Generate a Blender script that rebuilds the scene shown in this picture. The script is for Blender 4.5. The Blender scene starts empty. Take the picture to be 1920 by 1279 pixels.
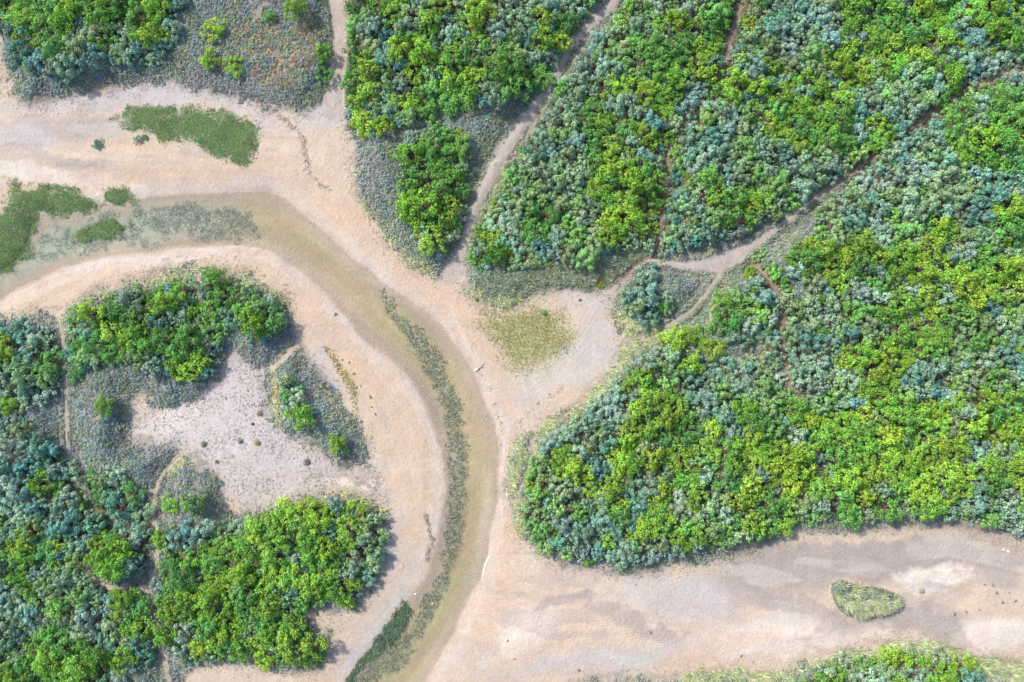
import bpy, math, random
import numpy as np

# ------------------------------------------------------------------ camera, sky, sun, exposure
sc = bpy.context.scene
C = sc.collection
M_PX = 0.05                 # metres per photo pixel on the ground
CAM_H = 75.0
CX, CY = 960.0, 639.5

cam_d = bpy.data.cameras.new('camera')
cam = bpy.data.objects.new('camera', cam_d)
C.objects.link(cam)
cam.location = (0, 0, CAM_H)
cam.rotation_euler = (0, 0, 0)
cam_d.sensor_width = 36.0
cam_d.lens = 36.0 * CAM_H / 96.0
cam_d.clip_start = 0.5
cam_d.clip_end = 4000
sc.camera = cam

SUN_ELEV = 43.0
SUN_FROM = (-0.80, 0.60)    # the sun stands to the upper left of the picture
sun_az = math.atan2(SUN_FROM[1], SUN_FROM[0])

world = bpy.data.worlds.new('World')
sc.world = world
world.use_nodes = True
wn = world.node_tree
bg = wn.nodes['Background']
sky = wn.nodes.new('ShaderNodeTexSky')
sky.sky_type = 'NISHITA'
sky.sun_disc = False
sky.sun_elevation = math.radians(SUN_ELEV)
sky.sun_rotation = math.radians(90) - sun_az
sky.air_density = 1.0
sky.dust_density = 2.0
wn.links.new(sky.outputs[0], bg.inputs[0])
bg.inputs[1].default_value = 0.15

sun_d = bpy.data.lights.new('sun', 'SUN')
sun_d.energy = 3.3
sun_d.angle = math.radians(3.5)
sun_d.color = (1.0, 0.93, 0.82)
sun = bpy.data.objects.new('sun', sun_d)
C.objects.link(sun)
ce = math.cos(math.radians(SUN_ELEV))
from mathutils import Vector
to_sun = Vector((SUN_FROM[0] * ce, SUN_FROM[1] * ce, math.sin(math.radians(SUN_ELEV))))
sun.rotation_euler = to_sun.to_track_quat('Z', 'Y').to_euler()

sc.view_settings.view_transform = 'Standard'
sc.view_settings.look = 'None'
sc.view_settings.gamma = 1.0
sc.view_settings.exposure = 0.8
sc.cycles.max_bounces = 6
sc.cycles.diffuse_bounces = 3
sc.cycles.glossy_bounces = 2
sc.cycles.transmission_bounces = 4
sc.cycles.transparent_max_bounces = 8

rng = np.random.default_rng(7)
random.seed(7)

# ------------------------------------------------------------------ numeric helpers
def px(p):                                  # photo pixel -> metres on the ground
    p = np.asarray(p, float)
    return np.stack([(p[..., 0] - CX) * M_PX, (CY - p[..., 1]) * M_PX], -1)

def vnoise(x, y, seed=0):
    xi = np.floor(x).astype(np.int64); yi = np.floor(y).astype(np.int64)
    xf = x - xi; yf = y - yi
    u = xf * xf * (3 - 2 * xf); v = yf * yf * (3 - 2 * yf)
    def h(a, b):
        n = (a * 374761393 + b * 668265263 + seed * 974634777) & 0xffffffff
        n = ((n ^ (n >> 13)) * 1274126177) & 0xffffffff
        return ((n ^ (n >> 16)) & 0xffff) / 65535.0
    return (h(xi, yi) * (1 - u) + h(xi + 1, yi) * u) * (1 - v) + (h(xi, yi + 1) * (1 - u) + h(xi + 1, yi + 1) * u) * v

def fbm(x, y, scale, seed=0, octs=4):       # about -1 .. 1
    t = np.zeros_like(x); a = 1.0; s = 0.0
    f = 1.0 / scale
    for k in range(octs):
        t += a * (vnoise(x * f + 17.3 * k, y * f - 9.1 * k, seed + k) * 2 - 1); s += a
        a *= 0.5; f *= 2.03
    return t / s * 1.6

def smooth(a, b, x):
    t = np.clip((x - a) / (b - a), 0, 1)
    return t * t * (3 - 2 * t)

U0, U1, V0, V1, DR = -58.0, 58.0, -42.0, 42.0, 0.2
ru = np.arange(U0, U1 + 1e-6, DR); rv = np.arange(V0, V1 + 1e-6, DR)
RU, RV = np.meshgrid(ru, rv)
# uneven edges: all outlines are read through a gentle warp
WU = RU + 0.35 * fbm(RU, RV, 2.6, 11, 3) + 0.12 * fbm(RU, RV, 0.7, 12, 2)
WV = RV + 0.35 * fbm(RU, RV, 2.6, 21, 3) + 0.12 * fbm(RU, RV, 0.7, 22, 2)

def seg_dist(P, X, Y, closed):
    d = np.full(X.shape, 1e9)
    t_at = np.zeros(X.shape); n = len(P)
    for i in range(n if closed else n - 1):
        a = P[i]; b = P[(i + 1) % n]; e = b - a
        L = max(float(e @ e), 1e-9)
        t = np.clip(((X - a[0]) * e[0] + (Y - a[1]) * e[1]) / L, 0, 1)
        q = (X - a[0] - t * e[0]) ** 2 + (Y - a[1] - t * e[1]) ** 2
        m = q < d
        d = np.where(m, q, d); t_at = np.where(m, i + t, t_at)
    return np.sqrt(d), t_at

def inside(P, X, Y):
    r = np.zeros(X.shape, bool); n = len(P)
    for i in range(n):
        a = P[i]; b = P[(i + 1) % n]
        if a[1] == b[1]: continue
        c = ((a[1] > Y) != (b[1] > Y)) & (X < (b[0] - a[0]) * (Y - a[1]) / (b[1] - a[1]) + a[0])
        r ^= c
    return r

def round_poly(P, k=2):                     # Chaikin corner cutting
    for _ in range(k):
        Q = np.roll(P, -1, 0)
        P = np.stack([0.75 * P + 0.25 * Q, 0.25 * P + 0.75 * Q], 1).reshape(-1, 2)
    return P

def round_line(P, k=2):
    for _ in range(k):
        A, B = P[:-1], P[1:]
        P = np.concatenate([P[:1], np.stack([0.75 * A + 0.25 * B, 0.25 * A + 0.75 * B], 1).reshape(-1, P.shape[1]), P[-1:]])
    return P

def sdf(poly, warp=True):                   # metres, positive inside
    P = round_poly(px(poly), 1)
    X, Y = (WU, WV) if warp else (RU, RV)
    out = np.full(RU.shape, -9.0)
    m = 9.0
    i0 = max(0, int((P[:, 1].min() - m - V0) / DR)); i1 = min(RU.shape[0], int((P[:, 1].max() + m - V0) / DR) + 2)
    j0 = max(0, int((P[:, 0].min() - m - U0) / DR)); j1 = min(RU.shape[1], int((P[:, 0].max() + m - U0) / DR) + 2)
    if i1 <= i0 or j1 <= j0: return out
    x = X[i0:i1, j0:j1]; y = Y[i0:i1, j0:j1]
    d, _ = seg_dist(P, x, y, True)
    out[i0:i1, j0:j1] = np.where(inside(P, x, y), d, -d)
    return np.maximum(out, -9.0)

def union(polys, warp=True):
    r = np.full(RU.shape, -9.0)
    for p in polys: r = np.maximum(r, sdf(p, warp))
    return r

def samp(F, u, v):
    x = np.clip((np.asarray(u) - U0) / DR, 0, RU.shape[1] - 1.001); y = np.clip((np.asarray(v) - V0) / DR, 0, RU.shape[0] - 1.001)
    i = y.astype(int); j = x.astype(int); fy = y - i; fx = x - j
    return (F[i, j] * (1 - fx) + F[i, j + 1] * fx) * (1 - fy) + (F[i + 1, j] * (1 - fx) + F[i + 1, j + 1] * fx) * fy

def line_field(pts, warp=True):             # pts: (x, y, width) in pixels -> signed metres, positive inside the band
    a = np.asarray(pts, float)
    q = np.concatenate([px(a[:, :2]), a[:, 2:3] * M_PX * 0.5], 1)
    q = round_line(q, 2)
    X, Y = (WU, WV) if warp else (RU, RV)
    d, t = seg_dist(q[:, :2], X, Y, False)
    i = np.clip(t.astype(int), 0, len(q) - 2); f = t - i
    w = q[i, 2] * (1 - f) + q[i + 1, 2] * f
    return np.maximum(w - d, -9.0)

def ellipses(lst):                          # (cx, cy, rx, ry[, rot]) -> 0..1 soft
    r = np.full(RU.shape, -9.0)
    for e in lst:
        cx, cy, rx, ry = e[:4]; a = math.radians(e[4]) if len(e) > 4 else 0.0
        c = px((cx, cy)); dx = WU - c[0]; dy = -(WV - c[1])
        ex = (dx * math.cos(a) + dy * math.sin(a)) / (rx * M_PX); ey = (-dx * math.sin(a) + dy * math.cos(a)) / (ry * M_PX)
        r = np.maximum(r, 1.0 - np.sqrt(ex * ex + ey * ey))
    return r                                # >0 inside, 1 at the centre

# ------------------------------------------------------------------ outlines read off the photograph
PATCH = {
 'top_left': [(7,111),(-8,60),(-20,-10),(-60,-220),(618,-220),(618,0),(622,50),(623,118),(615,168),(602,192),(571,207),(524,205),(477,198),(437,181),(386,165),(336,155),(286,151),(235,158),(188,168),(134,178),(84,191),(47,195),(20,168)],
 'wedge': [(644,-200),(645,0),(648,57),(645,134),(643,188),(650,235),(660,285),(667,353),(685,392),(711,430),(738,462),(761,490),(781,507),(808,521),(828,524),(848,494),(862,447),(872,413),(890,363),(914,316),(937,279),(967,235),(994,192),(1025,151),(1045,108),(1075,60),(1112,30),(1150,-10),(1200,-200)],
 'middle': [(1215,-200),(1165,10),(1135,35),(1100,65),(1070,110),(1052,151),(1021,192),(992,237),(962,281),(939,318),(916,365),(894,415),(881,450),(870,482),(866,512),(872,545),(892,562),(932,571),(960,566),(985,553),(1015,546),(1060,544),(1105,546),(1140,527),(1170,512),(1205,487),(1225,470),(1228,440),(1240,400),(1246,350),(1250,290),(1264,248),(1300,198),(1340,148),(1360,100),(1368,60),(1392,0),(1440,-200)],
 'upper': [(1450,-200),(1402,0),(1378,60),(1368,104),(1348,152),(1306,204),(1272,252),(1258,292),(1253,350),(1247,402),(1235,445),(1240,475),(1265,487),(1320,478),(1370,463),(1430,430),(1480,402),(1527,364),(1572,337),(1603,311),(1643,290),(1660,271),(1700,243),(1730,223),(1751,203),(1777,183),(1808,166),(1851,146),(1902,126),(1950,105),(2140,40),(2140,-200)],
 'right': [(2140,60),(1955,112),(1906,134),(1855,154),(1812,174),(1781,191),(1755,212),(1734,232),(1704,252),(1666,279),(1647,300),(1607,320),(1576,346),(1535,374),(1500,400),(1450,445),(1400,480),(1350,500),(1345,520),(1320,560),(1290,592),(1240,622),(1211,632),(1178,650),(1158,672),(1141,699),(1124,722),(1094,746),(1057,773),(1026,793),(1006,816),(993,850),(984,880),(974,910),(963,937),(964,961),(970,991),(986,1011),(1006,1031),(1036,1045),(1069,1058),(1116,1071),(1157,1073),(1210,1070),(1280,1060),(1340,1051),(1397,1038),(1448,1014),(1495,1001),(1548,991),(1615,988),(1683,984),(1750,984),(1803,991),(1850,998),(1877,1008),(1920,1010),(2140,1040)],
 'mound': [(1212,492),(1180,512),(1162,530),(1148,562),(1148,590),(1162,622),(1194,632),(1238,616),(1278,594),(1310,562),(1332,525),(1318,512),(1275,500),(1240,492)],
 'headland': [(111,618),(118,595),(141,568),(188,548),(235,538),(279,517),(323,504),(370,499),(420,502),(471,517),(504,534),(531,554),(551,588),(555,618),(545,648),(524,672),(501,695),(471,689),(447,672),(434,652),(424,689),(397,726),(353,753),(329,772),(290,768),(268,735),(250,745),(245,800),(240,830),(290,830),(330,830),(322,862),(295,898),(286,940),(286,1000),(200,960),(128,900),(126,760),(122,700)],
 'lozenge': [(551,655),(571,672),(585,699),(615,726),(639,766),(660,786),(677,813),(680,840),(675,857),(656,865),(635,866),(605,850),(571,820),(530,808),(508,766),(497,726),(508,699),(524,675)],
 'left': [(-200,640),(0,598),(27,588),(60,585),(87,596),(108,616),(117,660),(121,760),(122,860),(160,950),(284,1000),(290,1050),(286,1085),(272,1098),(290,1170),(297,1215),(308,1262),(316,1300),(316,1480),(-200,1480)],
 'lower': [(330,866),(345,858),(375,872),(410,895),(418,930),(425,965),(470,958),(515,938),(560,930),(595,921),(640,924),(677,927),(707,941),(724,964),(730,1001),(729,1038),(714,1078),(697,1108),(673,1138),(640,1153),(600,1150),(565,1133),(568,1150),(592,1174),(622,1185),(628,1212),(610,1250),(570,1259),(520,1256),(470,1252),(402,1249),(352,1256),(322,1260),(302,1215),(296,1170),(283,1105),(294,1085),(298,1050),(294,1000),(294,940),(302,900)],
 'corner': [(1060,1300),(1090,1277),(1130,1268),(1180,1274),(1230,1272),(1313,1267),(1364,1257),(1421,1266),(1481,1256),(1498,1239),(1548,1229),(1599,1222),(1649,1206),(1699,1202),(1743,1202),(1790,1216),(1830,1236),(1884,1236),(1917,1242),(1980,1260),(2140,1290),(2140,1480),(1160,1480)],
 'ledge': [(962,832),(978,814),(990,818),(988,836),(980,862),(972,890),(962,918),(953,936),(944,926),(948,880)],
 'sliver': [(-200,150),(-60,100),(-10,120),(0,165),(-8,190),(-200,210)],
}
lz_ = np.array(PATCH['lozenge'], float); lz_ = (lz_ - lz_.mean(0)) * 1.14 + lz_.mean(0); PATCH['lozenge'] = [tuple(q) for q in lz_]
HUMMOCK = [(1563,1094),(1573,1089),(1603,1100),(1648,1104),(1676,1114),(1684,1130),(1668,1145),(1633,1150),(1590,1154),(1577,1143),(1564,1124),(1560,1106)]
TURF = {
 'oval': [(208,218),(255,207),(336,203),(403,207),(450,218),(481,239),(484,262),(474,292),(461,306),(434,299),(387,279),(353,269),(313,262),(282,249),(242,235)],
 'shore': [(24,340),(30,352),(67,353),(118,353),(161,370),(188,383),(150,398),(105,402),(70,392),(58,430),(60,474),(34,494),(0,514),(-60,540),(-60,430),(3,410)],
 'leaf': [(192,370),(215,361),(252,363),(257,371),(240,377),(218,383)],
 'bar': [(138,448),(161,430),(200,418),(236,421),(228,433),(195,442),(160,450)],
}
TURF_LABEL = {
 'oval': 'oval patch of short green turf on the sandbar below the top left dune',
 'shore': 'dark green turf along the left shore of the channel',
 'leaf': 'small leaf shaped patch of green turf at the head of the channel',
 'bar': 'narrow strip of green turf standing in the shallow water at left',
}
POOL = [(909,598),(960,580),(1010,575),(1043,591),(1075,618),(1060,660),(1010,682),(963,697),(942,672),(919,638)]
WEDGE_WEED = [(767,1115),(771,1142),(757,1172),(727,1209),(690,1246),(657,1275),(630,1320),(600,1340),(640,1280),(674,1246),(717,1185),(741,1145)]
CHANNEL = [(-260,540),(-60,520),(0,505),(38,470),(58,425),(74,398),(110,403),(150,399),(180,388),(215,385),(262,372),(330,364),(420,361),(500,358),(533,372),(575,405),(612,440),(650,478),(700,515),(740,545),(775,568),(815,596),(845,632),(872,672),(889,705),(909,752),(926,790),(936,830),(938,870),(934,910),(929,950),(921,1000),(912,1050),(899,1090),(884,1112),(868,1150),(843,1200),(815,1250),(790,1300),(700,1500),(520,1500),(640,1300),(655,1279),(684,1230),(715,1190),(750,1146),(780,1108),(802,1080),(812,1040),(826,990),(834,930),(834,870),(826,833),(811,793),(795,749),(768,709),(734,672),(684,638),(640,575),(592,530),(545,492),(500,464),(420,461),(330,466),(220,479),(130,498),(60,526),(0,562),(-60,600),(-260,640)]
WEED_BAND = [(715,545,8),(727,568,18),(744,592,24),(760,611,34),(800,665,40),(830,716,36),(846,766,32),(854,816,34),(859,850,34),(859,900,33),(853,950,33),(848,1001,28),(838,1051,24),(828,1085,26),(818,1118,30),(797,1152,30),(780,1185,26),(752,1219,44),(714,1252,48),(687,1279,44),(640,1330,44)]
CLEARING = [(434,655),(447,675),(471,692),(501,697),(507,725),(503,760),(525,812),(571,825),(605,853),(640,870),(690,872),(716,890),(720,925),(680,925),(600,920),(560,928),(515,935),(470,955),(425,965),(400,960),(412,935),(418,900),(380,872),(345,856),(325,840),(296,822),(245,830),(242,800),(250,742),(268,722),(290,742),(300,768),(353,755),(397,728),(424,690)]
CENTRE = [(0.0,0.0)]

def L(w, *pts): return [(x, y, w) for x, y in pts]
PATHS = {
 'sand_path': ([(612,-150,26),(628,0,24),(634,57,22),(636,110,22),(630,160,26),(624,200,46)], 'pale'),
 'diagonal_path': ([(1195,-150,14),(1158,0,14),(1124,30,12),(1087,60,13),(1057,108,13),(1037,151,14),(1006,192,14),(979,235,16),(949,279,18),(926,316,20),(902,363,14),(882,413,12),(871,448,12),(860,480,16),(846,512,40)], 'pale'),
 'red_trail': ([(1446,-150,6),(1396,0,6),(1372,60,6),(1364,100,6),(1344,150,6),(1302,200,6),(1267,250,7),(1253,290,6),(1249,350,6),(1242,400,6),(1232,450,6),(1226,478,6),(1200,490,6),(1164,522,6)], 'red'),
 'upper_trail': ([(2140,50,6),(1952,108,6),(1904,130,6),(1853,151,6),(1810,170,6),(1779,187,6),(1753,208,6),(1732,228,6),(1702,248,6),(1663,275,6),(1645,295,6),(1605,315,6),(1574,341,6),(1545,360,6)], 'red'),
 'clearing_path': ([(1548,357,4),(1531,369,4),(1490,402,5),(1440,440,8),(1400,466,18),(1375,482,28),(1345,494,32),(1310,497,17),(1275,497,10),(1240,490,7),(1210,488,6)], 'pale'),
 'mound_path': ([(1362,490,7),(1345,520,6),(1330,540,6),(1300,580,6),(1262,604,7),(1235,622,6),(1200,636,7)], 'faint'),
 'thicket_trail': ([(1410,490,6),(1440,520,6),(1460,550,6),(1466,580,6),(1463,620,6),(1466,650,6),(1470,685,6),(1480,715,6),(1487,735,6),(1500,752,5)], 'red'),
 'clearing_trail': ([(352,838,7),(326,862,6),(300,893,6),(289,920,6),(287,950,6),(290,1000,6),(294,1050,6),(290,1080,6),(280,1100,10),(283,1130,6),(293,1170,6),(300,1210,6),(309,1245,6),(318,1290,7)], 'ochre'),
 'side_trail': ([(156,1035,6),(163,1065,6),(180,1090,6),(210,1104,6),(245,1103,6),(282,1100,7)], 'ochre'),
 'left_trail': ([(113,605,6),(118,650,4),(121,700,4),(124,760,5),(124,820,4),(130,860,4)], 'faint'),
 'gap_track': ([(553,650,6),(532,672,6),(508,692,6)], 'ochre'),
 'ledge_path': ([(998,826,10),(991,850,8),(984,876,8),(975,903,8),(967,922,9),(962,940,10)], 'pale'),
 'notch_track': ([(374,505,5),(371,535,6),(373,565,5)], 'ochre'),
}

# where the bright green shrubs stand (cx, cy, rx, ry in photo pixels)
GREEN = [
 (30,15,40,22),(75,50,45,30),(110,28,42,32),(190,35,26,26),(190,75,22,20),(225,15,30,20),(280,20,36,32),(285,60,28,26),(75,150,18,14),(600,100,12,15),(597,140,15,14),(60,-20,80,20),(260,-30,60,30),
 (672,122,22,25),(669,172,16,20),(684,229,28,22),(704,237,16,16),(765,85,26,28),(815,30,18,24),(855,112,36,26),(860,150,26,30),(822,110,18,18),(842,192,26,22),(785,145,14,18),(915,115,25,18),(952,98,20,12),(1015,145,14,14),(765,195,14,14),(800,312,44,36),(772,292,15,20),(862,268,18,18),(832,335,38,34),(800,375,50,40),(780,405,30,25),(845,362,25,30),(822,450,18,20),(680,15,14,14),(735,15,22,14),(848,240,9,9),
 (1260,60,30,30),(1230,130,40,35),(1265,90,25,20),(1200,160,30,25),(1250,190,25,25),(1110,200,20,28),(1130,255,34,20),(1240,260,30,20),(1130,300,30,20),(1190,300,30,25),(1150,345,38,24),(1222,350,22,28),(1165,392,38,28),(1205,405,26,24),(1150,420,34,18),(1310,90,30,25),(1340,60,20,20),(1325,140,18,15),(1300,120,20,20),(925,450,18,16),(940,466,14,10),(1020,440,28,18),(1000,430,12,14),(1140,438,22,8),(876,470,9,10),(1121,101,14,12),(1180,235,22,16),
 (1400,160,28,14),(1380,180,28,20),(1440,180,24,15),(1430,210,30,22),(1480,210,34,24),(1530,205,25,20),(1512,240,38,28),(1570,200,30,28),(1590,242,34,24),(1640,245,30,25),(1650,280,20,12),(1460,250,18,14),(1520,160,18,12),(1600,105,34,24),(1660,115,24,24),(1620,140,22,14),(1640,60,40,30),(1700,40,40,34),(1620,30,28,24),(1700,85,34,15),(1750,30,24,24),(1760,75,20,14),(1850,20,40,20),(1890,50,38,24),(1860,56,16,14),(1780,160,16,12),(1480,120,14,12),(1450,130,18,12),(1364,370,38,28),(1392,392,28,22),(1320,350,22,22),(1690,-20,90,24),(1860,-20,60,24),
 (1800,240,30,20),(1840,250,30,22),(1830,290,30,20),(1880,240,34,28),(1890,200,30,22),(1900,300,24,28),(1790,212,20,14),(1761,425,22,16),(1900,390,28,24),(1900,440,22,20),(1520,460,24,18),(1500,490,18,16),(1560,480,20,18),(1600,455,24,14),(1650,470,28,16),(1700,475,28,18),(1740,460,18,14),(1692,512,28,18),(1735,530,38,28),(1690,560,24,20),(1835,512,38,28),(1890,500,28,18),(1842,556,44,22),(1900,530,24,20),(1700,590,40,34),(1740,600,38,28),(1682,620,24,22),(1720,640,32,18),(1650,575,12,10),(1693,679,14,18),(1636,692,26,34),(1600,670,28,18),(1720,665,14,10),(1785,722,10,9),
 (1680,760,40,28),(1660,790,40,28),(1705,795,30,24),(1740,772,30,22),(1780,780,40,28),(1765,830,40,28),(1825,800,22,24),(1880,800,40,28),(1600,800,40,28),(1560,800,38,24),(1512,812,38,24),(1540,842,40,24),(1485,835,30,20),(1450,842,38,24),(1350,800,24,14),(1390,842,34,18),(1330,835,24,16),(1500,770,12,8),(1612,850,38,24),(1902,740,22,12),(1470,792,20,12),
 (1300,870,40,25),(1350,882,40,28),(1400,892,40,28),(1450,882,40,28),(1330,922,40,22),(1400,932,40,22),(1460,922,34,26),(1500,872,30,24),(1560,872,40,24),(1540,910,30,20),(1600,892,34,20),(1680,880,40,28),(1622,940,24,16),(1750,880,40,28),(1770,902,30,22),(1812,882,30,22),(1860,892,40,26),(1902,870,24,22),(1590,960,18,11),(1740,955,24,13),(1810,950,14,10),(1460,985,14,9),(1300,1010,18,14),(1330,1022,18,10),(1400,970,20,12),(1650,840,30,20),(1700,925,24,14),(1950,800,40,60),(1950,880,40,40),(1960,250,40,60),
 (1055,850,16,20),(1065,880,24,20),(1090,886,16,14),(1160,845,16,14),(1180,820,20,18),(1170,880,25,16),(1215,865,20,20),(1265,835,18,14),(1156,912,10,12),(1103,916,9,8),(1070,950,15,11),(1092,932,7,7),(1153,945,16,17),(1127,945,8,8),(1180,958,10,9),(1243,918,18,15),(1272,898,24,18),(1265,862,18,14),(1192,998,10,9),(1132,1021,10,9),(1290,1015,15,11),(1250,960,18,12),(1230,990,10,8),
 (1265,638,24,16),(1300,638,24,18),(1325,650,18,9),(1290,668,18,12),(1208,716,17,24),(1172,720,11,9),(1180,745,8,14),(1200,775,20,20),(1245,770,28,28),(1272,790,24,22),(1260,830,20,14),(1220,800,16,14),(1357,601,14,17),(1365,576,14,13),(1322,622,12,10),
 (160,590,20,12),(200,600,25,18),(230,610,30,20),(290,545,24,13),(310,570,25,16),(345,555,24,13),(270,590,22,14),(150,640,22,16),(190,630,30,20),(250,640,30,20),(215,658,24,12),(140,690,20,13),(320,640,24,18),(350,640,24,22),(350,680,20,18),(360,708,18,13),(405,525,20,16),(430,555,16,12),(380,585,18,16),(500,610,38,20),(470,600,16,16),(522,596,11,9),(285,620,20,14),
 (15,650,14,16),(10,760,14,18),(100,690,16,16),(90,915,24,16),(65,912,9,9),(175,930,18,20),(160,945,10,9),(35,1040,44,20),(65,1050,24,14),(95,1065,15,14),(95,1020,14,12),(35,1090,25,18),(210,1010,25,16),(200,1040,28,16),(220,1050,18,11),(188,1020,14,12),(280,1030,10,24),(240,1150,34,38),(230,1120,28,16),(258,1172,24,22),(140,1150,18,13),(90,1190,24,18),(100,1232,40,24),(150,1222,40,24),(190,1232,34,20),(230,1232,24,18),(20,1250,40,24),(80,1264,40,24),(130,1272,40,20),(30,1290,50,30),
 (315,945,17,11),(365,940,17,12),(302,1001,10,10),
 (340,1060,28,24),(400,1050,40,28),(460,1030,40,28),(480,1012,30,18),(520,990,40,24),(560,980,40,28),(600,970,40,24),(640,982,24,18),(560,1030,28,26),(520,1060,36,28),(480,1080,44,28),(430,1090,40,28),(380,1120,34,28),(330,1112,22,22),(440,1140,40,28),(490,1132,40,28),(520,1170,40,28),(470,1190,40,28),(420,1200,44,24),(390,1170,20,18),(560,1210,38,22),(590,1238,20,12),(510,1228,40,16),(318,1170,14,30),(610,1100,28,20),(600,1040,34,22),(650,1010,22,26),(660,960,22,16),(650,1100,18,12),(655,1132,14,7),
 (1720,1250,20,16),(1700,1235,14,12),(1660,1225,12,8),(1730,1290,40,30),(1560,1300,60,26),
]
# thickets of grey green shrubs (polygons); the low heath fills what is left of a patch
THICKET = [
 [(-40,-220),(-20,20),(10,60),(30,130),(90,130),(170,120),(230,110),(300,110),(345,60),(340,-220)],
 [(648,-200),(650,60),(650,200),(680,250),(740,240),(790,215),(900,190),(1000,180),(1035,130),(1060,70),(1100,30),(1150,-100),(1180,-200)],
 [(745,262),(760,420),(790,480),(850,470),(860,420),(880,340),(880,270),(850,235)],
 [(1215,-200),(1170,20),(1120,70),(1085,120),(1060,160),(1030,205),(1000,260),(965,310),(945,350),(915,385),(890,430),(878,470),(890,500),(950,495),(1010,500),(1080,490),(1150,470),(1210,452),(1235,400),(1245,300),(1265,240),(1340,140),(1365,60),(1392,0),(1440,-200)],
 [(1450,-200),(1402,0),(1378,60),(1350,150),(1272,252),(1258,300),(1250,400),(1240,440),(1250,465),(1300,470),(1380,440),(1430,415),(1480,380),(1520,355),(1570,325),(1640,285),(1720,220),(1780,180),(1900,120),(2140,30),(2140,-200)],
 [(2140,70),(1955,120),(1855,162),(1781,200),(1734,240),(1666,290),(1610,335),(1575,365),(1540,400),(1500,450),(1480,500),(1515,525),(1510,550),(1478,575),(1476,640),(1488,700),(1498,735),(1480,745),(1465,690),(1440,672),(1380,680),(1330,672),(1260,662),(1200,660),(1180,690),(1150,725),(1100,770),(1050,800),(1015,830),(998,870),(985,910),(975,945),(982,985),(1010,1015),(1060,1040),(1110,1050),(1180,1050),(1270,1040),(1350,1020),(1440,995),(1530,972),(1620,968),(1690,962),(1760,970),(1840,980),(1900,990),(2140,1020)],
 [(1360,560),(1400,535),(1440,555),(1452,590),(1450,630),(1420,645),(1370,640),(1345,625),(1350,590)],
 [(1185,520),(1225,505),(1240,540),(1262,565),(1255,590),(1220,600),(1190,598),(1165,580),(1170,545)],
 [(130,610),(150,580),(250,545),(350,520),(420,520),(520,570),(535,600),(510,640),(470,625),(430,600),(410,640),(405,690),(370,715),(300,700),(200,680),(150,700),(125,680)],
 [(-200,660),(0,620),(60,605),(100,630),(115,700),(100,740),(40,760),(30,800),(110,830),(118,880),(190,880),(230,900),(270,940),(285,1000),(285,1060),(200,1090),(165,1060),(150,1040),(160,1090),(270,1110),(292,1200),(290,1240),(200,1260),(310,1480),(-200,1480)],
 [(300,1000),(340,980),(430,985),(500,965),(560,945),(640,942),(690,950),(715,980),(722,1030),(700,1080),(660,1130),(610,1130),(570,1125),(560,1160),(600,1190),(610,1220),(590,1245),(470,1240),(360,1240),(310,1220),(295,1120)],
 [(1490,1268),(1560,1246),(1620,1232),(1690,1216),(1750,1218),(1800,1236),(1845,1262),(1870,1480),(1480,1480)],
 [(535,700),(560,715),(575,750),(560,770),(540,750)],
 [(610,810),(655,825),(655,850),(625,852)],
]
# pale leaning marram along crests: (x, y, width) bands
MARRAM = [
 [(1278,622,18),(1211,640,20),(1178,656,22),(1158,680,24),(1141,705,26),(1115,735,28),(1080,764,28),(1045,790,26),(1015,815,22),(998,845,14)],
 [(962,930,12),(968,965,16),(975,990,10)],
 [(1164,600,26),(1190,618,26),(1225,612,18)],
 [(1420,1274,16),(1490,1258,14),(1548,1238,16),(1610,1226,16),(1690,1208,12),(1743,1208,14),(1800,1224,16),(1850,1250,26),(1920,1265,40),(1990,1280,40)],
 [(1290,1280,22),(1364,1266,16),(1420,1272,14)],
 [(118,600,12),(150,572,14),(200,552,14),(279,525,14),(340,510,14),(420,510,12),(480,526,14),(530,566,14)],
 [(515,705,20),(512,750,22),(530,795,18)],[(600,730,18),(625,770,20)],
 [(510,950,20),(570,938,24),(640,932,22),(690,942,20),(715,965,12)],
 [(935,305,14),(945,325,18),(950,345,16)],
 [(655,330,14),(672,372,16),(700,415,14),(730,448,12),(765,485,14),(800,512,14)],
 [(968,825,20),(965,860,26),(956,900,22),(952,925,10)],
 [(880,545,12),(930,560,14),(965,560,10)],
 [(1335,580,12),(1350,560,12)],
 [(340,872,18),(315,895,16)],
]

# ------------------------------------------------------------------ fields on the raster
patch_sdf = {k: sdf(v) for k, v in PATCH.items()}
VEG = np.full(RU.shape, -9.0)
for f in patch_sdf.values(): VEG = np.maximum(VEG, f)
hum = sdf(HUMMOCK, False)
WAT = sdf(CHANNEL, False)
WAT = WAT + 0.12 * fbm(RU, RV, 1.5, 31, 3)
corr = np.full(RU.shape, -9.0)
for k_ in ('red_trail', 'upper_trail', 'thicket_trail', 'side_trail', 'left_trail', 'clearing_path', 'mound_path', 'clearing_trail', 'diagonal_path'):
    pts_ = PATHS[k_][0]
    if k_ == 'mound_path': pts_ = pts_[:-2]
    if k_ == 'diagonal_path': pts_ = [(x, y, w - 22) for x, y, w in pts_[:-2]]
    if k_ == 'red_trail': pts_ = pts_[:-1]
    if k_ == 'clearing_trail': pts_ = pts_[2:]
    if k_ == 'left_trail': pts_ = pts_[1:]
    corr = np.maximum(corr, line_field([(x, y, w + 46) for x, y, w in pts_], False))
VEG = np.maximum(VEG, np.minimum(corr, .8))
path_f = {k: line_field(v[0], False) for k, v in PATHS.items()}
PATH = np.full(RU.shape, -9.0)
for f in path_f.values(): PATH = np.maximum(PATH, f)
turf_f = {k: sdf(v, False) for k, v in TURF.items()}
TURFM = np.full(RU.shape, -9.0)
for f in turf_f.values(): TURFM = np.maximum(TURFM, f)
GRN = ellipses(GREEN)
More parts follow.
